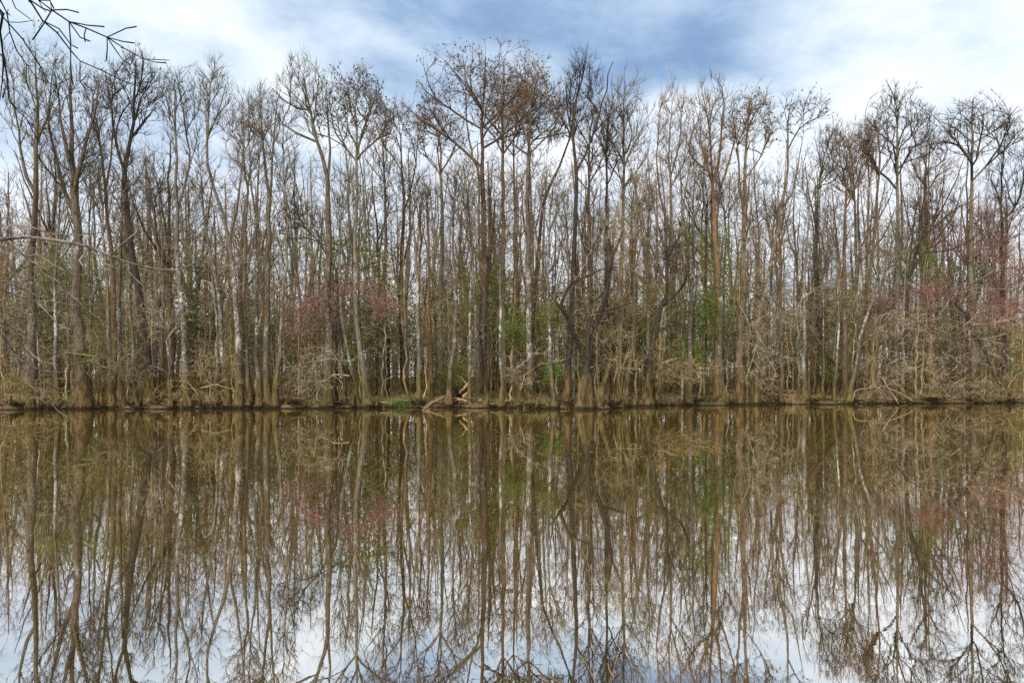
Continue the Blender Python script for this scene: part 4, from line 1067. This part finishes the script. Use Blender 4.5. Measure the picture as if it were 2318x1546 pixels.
def proto_tree(k, style, bk, ht, lean, tuft=0.0, n=80, limb=None, r=0.28):
    rng = np.random.default_rng(900 + k)
    root = empty('bare_tree')
    x = np.cumsum(rng.normal(size=6) * 0.34) + lean * np.linspace(0, 1, 6) ** 1.4
    y = np.cumsum(rng.normal(size=6) * 0.2)
    z = np.array([-0.3, 0.18, 0.36, 0.54, 0.74, 0.95]) * ht; z[0] = -0.3
    pts = np.stack([x - x[0], y - y[0], z], 1)
    c = pts[-1] * np.array([1, 1, 0.0])
    forks = []
    for _ in range(int(rng.integers(2, 5))):
        t = rng.uniform(0.32, 0.66); p = np.array([np.interp(t * ht, z, pts[:, 0]), np.interp(t * ht, z, pts[:, 1]), t * ht])
        d = rng.normal(size=3) * np.array([1.5, 1.2, 0])
        forks.append(np.array([p, p + d * 0.6 + [0, 0, ht * 0.12], p + d + [0, 0, ht * 0.27]]))
    if style == 'fan': cr = dict(style='fan', c=c + [0, 0, ht * 0.74], rx=3.0, ry=3.0, rz=ht * 0.26, n=n)
    elif style == 'up': cr = dict(style='up', c=c * 0.8 + [0, 0, ht * 0.76], rx=2.3, ry=2.3, rz=ht * 0.28, n=n)
    else: cr = dict(style='wide', c=c * 0.8 + [0, 0, ht * 0.68], rx=2.8, ry=2.6, rz=ht * 0.30, n=n)
    cr['low'] = 26
    grow_tree(root, rng, pts, r * 0.62, 0.7, bk, forks, cr, 60, tuft, 0, limb, zfoot=0.0)
    return root


SPEC = [('up', 'grey', 20, 0.6), ('up', 'red', 20, -0.8), ('fan', 'red', 20, 0.2), ('up', 'dark', 20, 1.6), ('wide', 'grey', 18, -1.8), ('up', 'orange', 20, 0.4),
        ('fan', 'green', 20, -0.3), ('wide', 'pale', 17, 1.0), ('up', 'pale', 18, -0.5), ('wide', 'dark', 18, -2.6), ('up', 'green', 20, 0.9), ('fan', 'orange', 20, 0.5)]
for k, (st, bk, ht, ln) in enumerate(SPEC):
    PR.append((proto_tree(k, st, bk, ht, ln, 0.25 if st == 'fan' else 0.0, 95 if st == 'fan' else 80, 'limb_hazed' if k % 3 == 0 else None, 0.29 + 0.035 * (k % 4)), ht))
WORD = {'grey': 'grey', 'red': 'brown', 'dark': 'dark', 'orange': 'orange-brown', 'green': 'greenish', 'pale': 'pale'}
rs = random.Random(11)
mids = []
NMID = 206
for i in range(NMID):
    px = -260 + 2840 * ((i * 0.61803) % 1.0) + rs.uniform(-6, 6)
    u = ((i * 0.7549) % 1.0)
    off = 4 + 58 * u ** 1.1
    mids.append((px, off))
used = [0] * len(PR)
placed = []
for (px, off) in mids:
    k = rs.randrange(len(PR)); p, ht = PR[k]
    Y = shore_px(px) + off; x = (px - CX) / FPX * Y
    top = rs.uniform(285, 460) if rs.random() < 0.72 else rs.uniform(400, 600)
    if 430 < px < 600 or 930 < px < 960 or 1440 < px < 1480 or 1850 < px < 1930: top = max(top, 360)
    hgt = EYE + (HZ - top) * Y / FPX - float(ground_z(np.array(x), np.array(Y)))
    s = hgt / ht; th = min(1.25, max(0.75, s)) * rs.uniform(0.75, 1.15)
    loc = (x, Y, float(ground_z(np.array(x), np.array(Y))) - 0.02)
    if used[k] == 0:
        o = p; o.location = loc; o.rotation_euler = (0, 0, rs.uniform(0, 6.28)); o.scale = (th, th, s)
    else:
        o = copy_thing(p, loc, rs.uniform(0, 6.28), (th, th, s))
    used[k] += 1
    placed.append((px, Y, off, k, o))
for k, (p, ht) in enumerate(PR):
    if not used[k]: bpy.data.objects.remove(p)
GM = 'bare trees in the woods behind the bank'
say_which([(px, o, ('close ' if off < 16 else ('set-back ' if off < 36 else 'distant ')) + WORD[SPEC[k][1]]) for px, Y, off, k, o in placed],
          '{ord}{w} bare tree in the woods {side} the {nm}', 'tree', GM)

# beyond them the wood reads as one mass
rng = np.random.default_rng(77)
g = Geo()
for i in range(250):
    Y = rng.uniform(105, 170); x = rng.uniform(-0.95, 0.95) * Y
    gz = float(ground_z(np.array(x), np.array(Y))); top = rng.uniform(470, 650)
    h = (HZ - top) * Y / FPX; n = 6
    P = np.stack([x + np.cumsum(rng.normal(size=n) * 0.3), Y + 0 * np.arange(n), gz - 0.3 + np.linspace(0, 1, n) * h], 1)
    g.tube(P, np.linspace(rng.uniform(0.15, 0.33), 0.04, n), 5)
    m = 34; t = rng.uniform(0.25, 1.0, m); A = np.stack([np.interp(t, np.linspace(0, 1, n), P[:, q]) for q in range(3)], 1)
    d = rng.normal(size=(m, 3)) * np.array([1, 1, 0.35]) + np.array([0, 0, 0.75]); d /= np.linalg.norm(d, axis=1)[:, None]
    L = (h * 0.22 * rng.uniform(0.4, 1.1, (m, 1))) * (1.25 - t[:, None] * 0.8)
    B = A + d * L * 0.5 + rng.normal(size=A.shape) * 0.15; C = B + (d + [0, 0, 0.35]) * L * 0.5
    g.twigs(A, B, C, 0.055)
    for q in range(2):
        a2 = np.repeat(A + (C - A) * rng.uniform(0.3, 0.9, (m, 1)), 2, 0); d2 = np.repeat(d, 2, 0) + rng.normal(size=(2 * m, 3)) * 0.6 + [0, 0, 0.2]
        l2 = rng.uniform(0.6, 1.9, (2 * m, 1)); b2 = a2 + d2 * l2 * 0.5; g.twigs(a2, b2, b2 + (d2 + rng.normal(size=d2.shape) * 0.3) * l2 * 0.5, 0.026)
tag(g.build('far_woods', M['limb_hazed']), 'pinkish-grey mass of bare trees far back in the forest', kind='stuff')

# ------------------------------------------------------------------ saplings and scrub under the trees
def proto_sapling(k, ht, stems, mat, spread):
    rng = np.random.default_rng(300 + k); root = empty('bare_sapling'); sk = Skel(6000)
    for s in range(stems):
        a = rng.uniform(0, 6.28); d = np.array([math.cos(a), math.sin(a), 0]) * spread * rng.uniform(0.3, 1)
        h = ht * rng.uniform(0.6, 1.0)
        P = smooth_path(np.array([[0.1 * math.cos(a), 0.1 * math.sin(a), -0.2], d * 0.25 + [0, 0, h * 0.35], d * 0.6 + [0, 0, h * 0.7], d + [0, 0, h]]), 0.6)
        P[1:-1] += rng.normal(size=(len(P) - 2, 3)) * 0.06
        sk.path(P, np.linspace(0.022 + 0.004 * ht, 0.01, len(P)), -1, 0)
    A = shell(rng, 60, np.array([0, 0, ht * 0.58]), spread * 1.25, spread * 1.25, ht * 0.45, 0.1)
    sk.grow(A, rng, w=0.8, slope=-0.15, bend=0.3, jit=0.25, seg=0.45)
    sk.radii(0.009)
    g = Geo(); sk.mesh(0, g, big=6); g.build('stem', M[mat], root)
    g = Geo(); sk.mesh(1, g); twig_spray(sk, g, rng, 3, 0.7, 0.7, 0.009, 0.25, 1.1); g.build('crown', M[mat], root)
    return root


SP = [proto_sapling(0, 4.5, 5, 'olive_twig', 1.5), proto_sapling(1, 7.5, 2, 'olive_twig', 1.3), proto_sapling(2, 3.0, 7, 'gold_twig', 1.5),
      proto_sapling(3, 9.0, 1, 'limb_grey', 1.6), proto_sapling(4, 6.0, 3, 'olive_twig', 1.8), proto_sapling(5, 8.5, 2, 'olive_twig', 1.5), proto_sapling(6, 13, 1, 'gold_twig', 1.4), proto_sapling(7, 12, 1, 'pale_twig', 1.3)]
DS = ['many-stemmed olive thicket', 'tall two-stemmed olive sapling', 'low bushy tan scrub', 'tall single-stemmed grey sapling', 'three-stemmed spreading olive sapling', 'tall slender olive sapling', 'pole-thin golden sapling', 'pole-thin pale sapling']
sap = []
su = [0] * len(SP)
for i in range(285):
    px = -120 + 2560 * ((i * 0.61803 + 0.31) % 1.0); off = 1.6 + 30 * ((i * 0.7549 + 0.2) % 1.0) ** 1.5
    k = rs.choice((0, 1, 2, 3, 4, 5, 6, 6, 6, 7, 7, 3))
    if off < 7 and k in (0, 2, 4): k = 7 if i % 2 else 6
    Y = shore_px(px) + off; x = (px - CX) / FPX * Y; s = rs.uniform(0.75, 1.25)
    loc = (x, Y, float(ground_z(np.array(x), np.array(Y))) - 0.02)
    if su[k] == 0: o = SP[k]; o.location = loc; o.scale = (s, s, s)
    else: o = copy_thing(SP[k], loc, rs.uniform(0, 6.28), (s, s, s))
    su[k] += 1
    sap.append((px, o, DS[k] + (' near the bank' if off < 5 else (' among trunks' if off < 14 else ' deep inside'))))
say_which(sap, '{ord}{w} {side} the {nm}', 'sapling', 'saplings and thickets under the trees')

# young evergreens scattered deep in the shade
yo = E('young_evergreen', 'young dark-leaved evergreen in the shade deep behind the trunks', 700, 800, 34, 60, 14, 'dkleaf', 90, group='young evergreens deep in the shade')
yl = E('young_evergreen', 'young yellow-green evergreen in the shade deep behind the trunks', 1320, 800, 36, 60, 14, 'ltleaf', 80, group='young yellow-green evergreens deep in the shade')
yg = [(700, yo, 'young dark evergreen'), (1320, yl, 'young yellow-green evergreen')]
for i in range(80):
    px = 20 + 2290 * ((i * 0.61803 + 0.11) % 1.0); off = 7 + 40 * ((i * 0.7549 + 0.5) % 1.0)
    Y = shore_px(px) + off; x = (px - CX) / FPX * Y; s = rs.uniform(0.9, 2.3)
    yo_c = copy_thing(yl if i % 5 < 3 else yo, (x, Y, float(ground_z(np.array(x), np.array(Y))) - 0.02), rs.uniform(0, 6.28), (s, s, s))
    yg.append((px, yo_c, 'young yellow-green evergreen' if i % 5 < 3 else 'young dark evergreen'))
say_which(yg, '{ord}{w} in the deep shade {side} the {nm}', 'young tree', 'young evergreens deep in the shade')

# brush too tangled to count
rng = np.random.default_rng(55)
n = 40000
off = 5 + 62 * rng.random(n) ** 1.1; px = rng.uniform(-350, 2680, n); px += 40 * np.sin(px * 0.05 + off)
Y = np.array([shore_px(p) for p in px]) + off; x = (px - CX) / FPX * Y
gz = ground_z(x, Y); z = gz + 10.5 * rng.random(n) ** 1.6 * (0.5 + 0.5 * off / 60 + 0.25 * vnoise(x * 0.2, Y * 0.2))
A = np.stack([x, Y, z], 1); d = rng.normal(size=(n, 3)) * np.array([0.8, 0.8, 0.6]) + [0, 0, 0.45]; d /= np.linalg.norm(d, axis=1)[:, None]
L = rng.uniform(0.8, 2.6, (n, 1)); B = A + d * L * 0.5; C = B + (d + rng.normal(size=d.shape) * 0.45) * L * 0.5
g = Geo(); g.twigs(A, B, C, rng.uniform(0.009, 0.022, n) * (0.8 + off / 60))
tag(g.build('undergrowth', M['brush']), 'tangled brown brush filling the shade between the trunks', kind='stuff')

# ------------------------------------------------------------------ on the bank
def log(name, label, p, q, off0, off1, r0, r1, mat, cat='log', sag=0.0, stubs=0, z0=None, z1=None, group=None, seed=1):
    a = at(p[0], p[1], shore_px(p[0]) + off0); b = at(q[0], q[1], shore_px(q[0]) + off1)
    rng = np.random.default_rng(seed + int(p[0]))
    root = empty(name, tuple(a)); n = max(6, int(np.linalg.norm(b - a) / 0.5)); t = np.linspace(0, 1, n)[:, None]
    P = (b - a) * t + np.array([0, 0, 1]) * sag * np.sin(t * math.pi) + rng.normal(size=(n, 3)) * 0.03
    g = Geo(); g.tube(P, np.linspace(r0, r1, n) * (1 + 0.08 * rng.normal(size=n)), 9); g.build('trunk', M[mat], root)
    for k in range(stubs):
        i = int(rng.integers(1, n - 1)); d = rng.normal(size=3) * [0.5, 0.5, 0.3] + [0, -0.2, 0.4]; l = rng.uniform(0.4, 1.5)
        g = Geo(); m = P[i] + d * l * 0.5 + rng.normal(size=3) * 0.1
        g.tube(np.array([P[i], m, P[i] + d * l]), [r1 * 0.5 + 0.01, r1 * 0.35 + 0.008, 0.008], 5); g.build('branch_stub', M[mat], root)
    return tag(root, label, cat, group)


log('fallen_log', 'long rust-brown log lying along the bank by the white-lichened forked tree', (368, 908), (500, 906), 0.7, 0.7, 0.15, 0.12, 'log', stubs=3)
log('fallen_log', 'rust-brown log lying between the yellow-lichened tree and the mossy leaning trunk', (546, 906), (640, 904), 0.8, 0.8, 0.14, 0.11, 'log', stubs=2)
log('fallen_log', 'short rust log lying right of the mossy yellow-brown trunk', (636, 906), (708, 899), 0.6, 1.2, 0.13, 0.09, 'log', stubs=2)
log('fallen_branch', 'pale bare pole slanting from the bank into the water at centre', (957, 923), (1006, 898), -0.7, 1.2, 0.075, 0.06, 'palelog', 'branch')
log('fallen_log', 'pale pole lying right of the kinked grey trunk', (1026, 902), (1062, 908), 0.9, 0.7, 0.09, 0.08, 'palelog')
log('fallen_branch', 'forked pale branch standing up by the uprooted root mass', (1042, 890), (1061, 866), 1.5, 1.6, 0.10, 0.05, 'palelog', 'branch', stubs=3)
log('fallen_branch', 'thick pale broken limb under the mottled white-pink trunk', (1048, 899), (1066, 880), 1.2, 1.4, 0.085, 0.06, 'palelog', 'branch')
log('floating_branch', 'thin dead branch lying on the water left of the slanting pale pole', (905, 932), (985, 932), -3.2, -3.0, 0.045, 0.02, 'palelog', 'branch', stubs=4)
log('leaning_log', 'orange fallen trunk leaning steeply between the birch-white stems', (1926, 872), (1836, 748), 3.0, 1.8, 0.15, 0.13, 'orange')
log('fallen_log', 'mossy dark log lying behind the white-lichened pole', (1735, 884), (1812, 887), 6, 6, 0.17, 0.14, 'log')
log('fallen_log', 'level dark log behind the chalk-pale drooping branches', (1600, 886), (1680, 884), 7, 7, 0.18, 0.13, 'log')
log('fallen_log', 'short tan log lying on the bank right of the pale straight cypress', (1141, 907), (1160, 907), 0.9, 0.9, 0.09, 0.08, 'palelog')
log('fallen_log', 'thin tan log under the white-lichened pole', (1740, 892), (1812, 896), 3.5, 3.5, 0.10, 0.07, 'palelog')
log('fallen_log', 'grey log stranded at the foot of the drooping right-hand mass', (2085, 900), (2180, 903), 1.2, 0.9, 0.14, 0.09, 'log', stubs=3)
log('fallen_log', 'brown log half hidden behind the small mossy-footed trunk', (20, 905), (118, 902), 1.5, 1.9, 0.13, 0.1, 'log', stubs=2)
# uprooted root plate
root = empty('uprooted_roots', tuple(at(1046, 900, shore_px(1046) + 2.4))); g = Geo(); rng = np.random.default_rng(3)
for k in range(26):
    a = rng.uniform(-0.3, 3.5); l = rng.uniform(0.5, 1.3); d = np.array([math.cos(a), -0.25 + rng.normal() * 0.15, math.sin(a)])
    g.tube(np.array([[0, 0, 0.2], d * l * 0.5 + [0, 0, 0.25] + rng.normal(size=3) * 0.1, d * l + rng.normal(size=3) * 0.15 + [0, 0, 0.1]]), [0.10, 0.05, 0.012], 5)
g.build('roots', M['wetwood'], root); tag(root, 'dark tangle of uprooted roots behind the mottled white-pink trunk', 'roots')
# black root snag at the water
root = empty('root_snag', tuple(at(1382, 921, shore_px(1382) - 0.2))); g = Geo()
for d in ([-0.1, 0, 0.75], [0.35, 0, 0.3], [-0.5, 0.1, 0.22], [0.6, 0, 0.05], [-0.7, 0, 0.02], [0.1, -0.2, 0.45]):
    d = np.array(d); g.tube(np.array([[0, 0, -0.15], d * 0.5 + [0, 0, 0.02], d]), [0.13, 0.07, 0.02], 7)
g.build('roots', M['wetwood'], root); tag(root, 'black spiky root snag at the water right of the broken leaning stump', 'roots')

# cypress knees along the edge
kn = None; knees = []
KPX = [60, 108, 168, 222, 232, 298, 390, 452, 560, 648, 690, 770, 852, 884, 925, 938, 1040, 1100, 1158, 1215, 1240, 1300, 1372, 1392, 1402, 1436, 1500, 1524, 1590, 1608, 1690, 1735, 1790, 1840, 1905, 1960, 2060, 2150, 2200, 2270]
for i, px in enumerate(KPX):
    o = rs.uniform(-0.25, 0.25); Y = shore_px(px) + o; x = (px - CX) / FPX * Y
    if kn is None:
        g = Geo(); z = np.array([-0.2, 0, 0.12, 0.28, 0.42, 0.52]); P = np.stack([0.05 * z, 0 * z, z], 1)
        g.tube(P, [0.20, 0.16, 0.115, 0.08, 0.062, 0.045], 9, buttress(0, 0.5, 0.3, 4, 0.3)); kn = g.build('cypress_knee', M['mud']); c = kn
    else: c = kn.copy(); COL.objects.link(c)
    s = rs.uniform(0.5, 1.25); c.location = (x, Y, -0.02); c.rotation_euler = (rs.uniform(-.15, .15), rs.uniform(-.15, .15), rs.uniform(0, 6)); c.scale = (s, s, s * rs.uniform(0.7, 1.6))
    knees.append((px, c, 'small brown cypress knee'))
say_which(knees, '{ord}{w} at the water edge {side} the {nm}', 'cypress knee', 'cypress knees along the water edge')
# sticks
st = None; stk = []
for i in range(60):
    px = 10 + 2300 * ((i * 0.61803 + 0.77) % 1.0); o = rs.uniform(0.1, 2.4); Y = shore_px(px) + o; x = (px - CX) / FPX * Y
    if st is None:
        g = Geo(); g.tube(np.array([[-0.9, 0, 0], [-0.3, 0.08, 0.06], [0.3, -0.05, 0.03], [1.0, 0.06, 0.08]]), [0.035, 0.03, 0.024, 0.008], 5)
        g.tube(np.array([[0.1, 0, 0.03], [0.35, 0.15, 0.2], [0.7, 0.2, 0.4]]), [0.018, 0.014, 0.005], 4); st = g.build('fallen_stick', M['palelog']); c = st
    else: c = st.copy(); COL.objects.link(c)
    s = rs.uniform(0.5, 1.3); c.location = (x, Y, float(ground_z(np.array(x), np.array(Y))) + 0.05); c.rotation_euler = (rs.uniform(-.2, .2), rs.uniform(-.25, .25), rs.uniform(0, 6)); c.scale = (s, s, s)
    stk.append((px, c, 'bare fallen stick'))
say_which(stk, '{ord}{w} in the bank litter {side} the {nm}', 'stick', 'sticks fallen on the bank')

# grass and dead leaves
rng = np.random.default_rng(21)
pts = []
for px, hw, o0, o1, n in ((880, 70, 0.1, 3.5, 8000), (935, 50, 0.2, 4, 2600), (1215, 50, 0.3, 3, 2600), (1310, 40, 0.4, 3, 1200), (690, 60, 0.3, 4, 3200), (1480, 30, 1, 4, 500), (1850, 60, 1, 5, 900), (2130, 70, 1, 5, 900), (120, 60, 0.5, 3, 700), (1100, 60, 0.6, 3, 700), (1560, 60, 2, 6, 700)):
    q = px + rng.normal(size=n) * hw * 0.55; o = rng.uniform(o0, o1, n); Y = np.array([shore_px(p) for p in q]) + o; x = (q - CX) / FPX * Y
    pts.append(np.stack([x, Y, ground_z(x, Y)], 1))
A = np.vstack(pts); d = rng.normal(size=A.shape) * [0.5, 0.5, 0.1] + [0, 0, 1]; L = rng.uniform(0.10, 0.32, (len(A), 1))
g = Geo(); w = rng.normal(size=A.shape) * [0.016, 0.016, 0]
g.add(np.stack([A - w, A + w, A + d * L], 1).reshape(-1, 3), None, np.arange(len(A) * 3).reshape(-1, 3))
tag(g.build('grass', M['grass'], None, False), 'short green grass on the mud bank', kind='stuff')
n = 15000; q = rng.uniform(-200, 2520, n); o = 0.12 + 7 * rng.random(n) ** 1.8; Y = np.array([shore_px(p) for p in q]) + o; x = (q - CX) / FPX * Y
g = Geo(); g.leaves(np.stack([x, Y, ground_z(x, Y) + 0.04], 1), 0.13, 0.0, 1.6, rng)
tag(g.build('leaf_litter', M['litter'], None, False), 'tan dead leaves strewn over the bank', kind='stuff')


# thin dark roots and trailing stems that fringe the mud edge
rng = np.random.default_rng(31); n = 2600
q = rng.uniform(-150, 2470, n); q += 30 * np.sin(q * 0.07); Y = np.array([shore_px(p) for p in q]) + rng.uniform(-0.5, 0.5, n); x = (q - CX) / FPX * Y
A = np.stack([x, Y, np.maximum(ground_z(x, Y), -0.05) + rng.uniform(-0.02, 0.12, n)], 1); d = rng.normal(size=(n, 3)) * [0.8, 0.6, 0.25] + [0, -0.4, 0.12]
L = rng.uniform(0.25, 1.1, (n, 1)); g = Geo(); g.twigs(A, A + d * L * 0.5 + [0, 0, 0.07], A + d * L, rng.uniform(0.008, 0.03, n))
tag(g.build('bank_roots', M['wetwood'], None), 'dark fringe of roots and trailing stems along the mud edge', kind='stuff')
n = 3000; q = rng.uniform(-150, 2470, n); q += 45 * np.sin(q * 0.043 + 1); Y = np.array([shore_px(p) for p in q]) + 0.2 + 5 * rng.random(n) ** 1.5; x = (q - CX) / FPX * Y
A = np.stack([x, Y, ground_z(x, Y)], 1); d = rng.normal(size=(n, 3)) * [0.5, 0.5, 0.15] + [0, 0, 0.8]; L = rng.uniform(0.2, 0.9, (n, 1))
g = Geo(); g.twigs(A, A + d * L * 0.5, A + d * L + rng.normal(size=d.shape) * 0.15, 0.010)
tag(g.build('dead_sedge', M['gold_twig'], None), 'straw-coloured dead stems standing in the leaf litter', kind='stuff')

# ------------------------------------------------------------------ the near bank: a tree out to the left whose twigs hang in
NB_DARK = [
    ([(60, -90), (87, 0), (117, 23), (155, 49), (194, 65), (243, 84), (282, 110), (324, 133), (383, 137)], 0.017, [[(120, 19), (150, 22), (178, 29)], [(165, 53), (200, 58), (236, 61)], [(248, 84), (285, 65), (309, 61)], [(256, 86), (280, 94), (304, 98)], [(244, 86), (243, 110), (241, 137)], [(249, 87), (278, 136), (294, 147)], [(194, 66), (190, 80), (193, 95)], [(117, 29), (97, 58), (74, 91)], [(154, 50), (160, 97), (159, 142), (165, 194)], [(158, 55), (181, 86), (204, 94)], [(100, 8), (112, 2), (122, 20)], [(324, 133), (350, 141), (376, 143)]]),
    ([(40, -90), (66, 0), (97, 49), (129, 74), (162, 117), (181, 139), (227, 159), (285, 188), (332, 200)], 0.015, [[(97, 47), (133, 65), (159, 100), (176, 110)], [(178, 139), (181, 184), (194, 204)], [(70, 2), (95, 20), (115, 26)]]),
    ([(-60, 10), (0, 32), (16, 49), (52, 91), (91, 152), (110, 188), (133, 198)], 0.010, []),
    ([(-40, -60), (0, 0), (15, 29), (23, 74), (39, 116), (61, 146), (81, 175), (136, 199)], 0.010, [[(60, 146), (58, 180), (66, 205)]]),
    ([(0, -60), (26, 0), (36, 19), (70, 45)], 0.009, []),
    ([(-40, -20), (0, 71), (8, 113), (6, 181), (0, 226)], 0.026, [[(7, 170), (12, 195), (6, 222)]]),
    ([(-60, 80), (8, 130), (19, 223), (31, 243), (60, 270), (92, 330)], 0.011, []),
]
NB_PALE = [
    ([(-120, 545), (0, 541), (58, 537), (140, 547), (204, 560), (247, 579), (291, 595), (364, 611), (405, 611), (460, 585)], 0.026, [[(247, 579), (277, 553), (311, 524)], [(279, 592), (291, 614), (332, 655)], [(212, 564), (233, 596), (259, 606)], [(170, 553), (180, 590), (200, 622), (225, 631)]]),
    ([(-90, 600), (0, 572), (14, 545), (18, 515), (30, 508), (73, 515), (125, 531), (175, 533), (250, 524)], 0.017, [[(45, 508), (56, 520), (56, 536)]]),
    ([(-80, 520), (17, 544), (58, 582), (108, 617), (154, 660), (198, 704), (221, 719), (246, 720)], 0.015, [[(64, 545), (82, 576), (131, 605), (175, 623), (201, 621)]]),
    ([(-80, 640), (0, 637), (64, 634), (108, 614), (140, 582), (154, 561)], 0.014, []),
    ([(-80, 630), (0, 637), (29, 643), (79, 669), (125, 684), (175, 693), (220, 688)], 0.013, []),
    ([(-80, 640), (0, 657), (35, 669), (82, 681), (116, 704), (163, 725), (208, 728)], 0.014, [[(82, 681), (116, 719), (137, 739), (160, 746)]]),
    ([(-80, 700), (0, 681), (23, 669), (58, 652), (102, 622)], 0.011, [[(80, 640), (90, 600), (60, 585)]]),
    ([(-80, 720), (0, 739), (29, 759), (55, 783), (73, 809), (99, 829), (122, 856), (180, 861)], 0.014, [[(60, 790), (95, 818), (130, 826)]]),
    ([(-80, 730), (0, 752), (12, 765), (26, 791), (52, 823), (73, 861), (102, 896), (131, 930), (160, 950), (205, 961)], 0.014, [[(40, 800), (44, 830), (40, 852)], [(62, 840), (66, 872), (86, 885)]]),
    ([(-80, 690), (0, 701), (35, 719), (68, 723)], 0.010, []),
    ([(-80, 725), (0, 748), (44, 760), (61, 777), (110, 792)], 0.012, []),
    ([(-80, 680), (0, 713), (17, 733), (50, 742)], 0.010, []),
    ([(-80, 780), (0, 812), (12, 835), (19, 850)], 0.013, []),
    ([(-80, 745), (0, 770), (30, 800), (70, 830), (110, 840)], 0.010, []),
    ([(-80, 700), (0, 730), (40, 745), (75, 780), (100, 790)], 0.012, []),
    ([(-80, 540), (0, 578), (30, 572), (52, 560), (62, 545)], 0.009, []),
]
root = empty('overhanging_tree', (-8.2, 8.0, 0.3)); o3 = np.array(root.location)
rng = np.random.default_rng(4)
T = smooth_path(np.array([[0, 0, -0.3], [0.1, 0, 1.2], [0.25, -0.05, 3], [0.15, -0.2, 5], [0.3, -0.3, 7.2], [0.2, -0.3, 9.5]]), 0.5)
g = Geo(); g.tube(T, np.linspace(0.19, 0.03, len(T)), 10, buttress(0, 0.5, 0.5, 5, 1)); g.build('trunk', M['dark'], root)
for lst, Yb, mat in ((NB_DARK, 6.6, 'silhouette_twig'), (NB_PALE, 7.6, 'near_twig')):  # upper branches take the silhouette-dark bark, lower ones the highlighted bark
    for (pl, r, subs) in lst:
        g = Geo(); Y0 = Yb + rng.uniform(-0.4, 0.6)
        pts = [at(px, py, Y0 + 0.12 * i) - o3 for i, (px, py) in enumerate(pl)]
        zt = min(max(pts[0][2] + (0.9 if pts[0][2] > 3 else 0.5), 1.0), 9.0)
        tp = np.array([np.interp(zt, T[:, 2], T[:, 0]), np.interp(zt, T[:, 2], T[:, 1]), zt])
        P = smooth_path(np.vstack([tp, pts]), 0.14)
        P[2:-1] += rng.normal(size=(len(P) - 3, 3)) * 0.003
        R = np.interp(np.linspace(0, 1, len(P)), [0, 0.45, 1], [r * 1.8, r * 1.1, 0.0045]); R[2::5] *= 1.18
        g.tube(P, R, 6)
        D = np.gradient(P, axis=0); D /= np.linalg.norm(D, axis=1)[:, None]
        for j in range(len(P) // 3, len(P) - 1):
            if rng.random() < 0.42:                      # short side shoots, each ending in a bud
                e = D[j] * 0.6 + rng.normal(size=3) * [0.55, 0.4, 0.55]; e /= np.linalg.norm(e); l = rng.uniform(0.05, 0.34) * (1 if rng.random() < 0.6 else 0.35)
                b1 = P[j] + e * l * 0.5 + rng.normal(size=3) * l * 0.06; b2 = b1 + (e + rng.normal(size=3) * 0.25) * l * 0.5
                g.tube(np.array([P[j], b1, b2 - (b2 - b1) * 0.12, b2]), [0.0045, 0.0038, 0.0032, 0.006], 4)
            elif rng.random() < 0.3: g.tube(np.array([P[j], P[j] + rng.normal(size=3) * 0.012]), [R[j] * 1.25, 0.004], 5)
        for sb in subs:
            i0 = int(np.argmin([abs(sb[0][0] - q[0]) + abs(sb[0][1] - q[1]) for q in pl])); Ys = Y0 + 0.12 * i0
            s3 = np.array([at(px, py, Ys) - o3 for px, py in sb]); j = int(np.argmin(np.linalg.norm(P - s3[0], axis=1)))
            q = smooth_path(np.vstack([P[j], s3[1:]]), 0.12); rr = np.linspace(min(R[j] * 0.75, 0.012), 0.005, len(q)); rr[1::4] *= 1.2; rr[-1] = 0.008
            q[1:-1] += rng.normal(size=(max(0, len(q) - 2), 3)) * 0.003
            g.tube(q, rr, 5)
        g.build('branch', M[mat], root)
tag(root, 'bare tree on the near bank whose dark twigs hang across the left side', 'tree')

# dry twigs of a small bush at the photographer's feet
root = empty('dry_bush', (0.42, 2.35, 0.25)); o3 = np.array(root.location); g = Geo()
for pl in ([(1381, 1600), (1387, 1530), (1398, 1479)], [(1372, 1600), (1345, 1536), (1316, 1484)], [(1310, 1610), (1272, 1546), (1241, 1530)], [(1387, 1530), (1378, 1512), (1376, 1500)], [(1345, 1536), (1352, 1520), (1354, 1508)]):
    p = np.array([at(px, py, 3.3) - o3 for px, py in pl]); p = np.vstack([[0, 0, -0.1], p]) if pl[0][1] > 1590 else p
    q = smooth_path(p, 0.05); g.tube(q, np.linspace(0.0042, 0.0014, len(q)), 5)
g.build('stem', M['palelog'], root); tag(root, 'dry pale twigs of a small bush poking in at the bottom edge', 'bush')
print('TRIANGLES', TRIS, 'OBJECTS', len(bpy.data.objects))
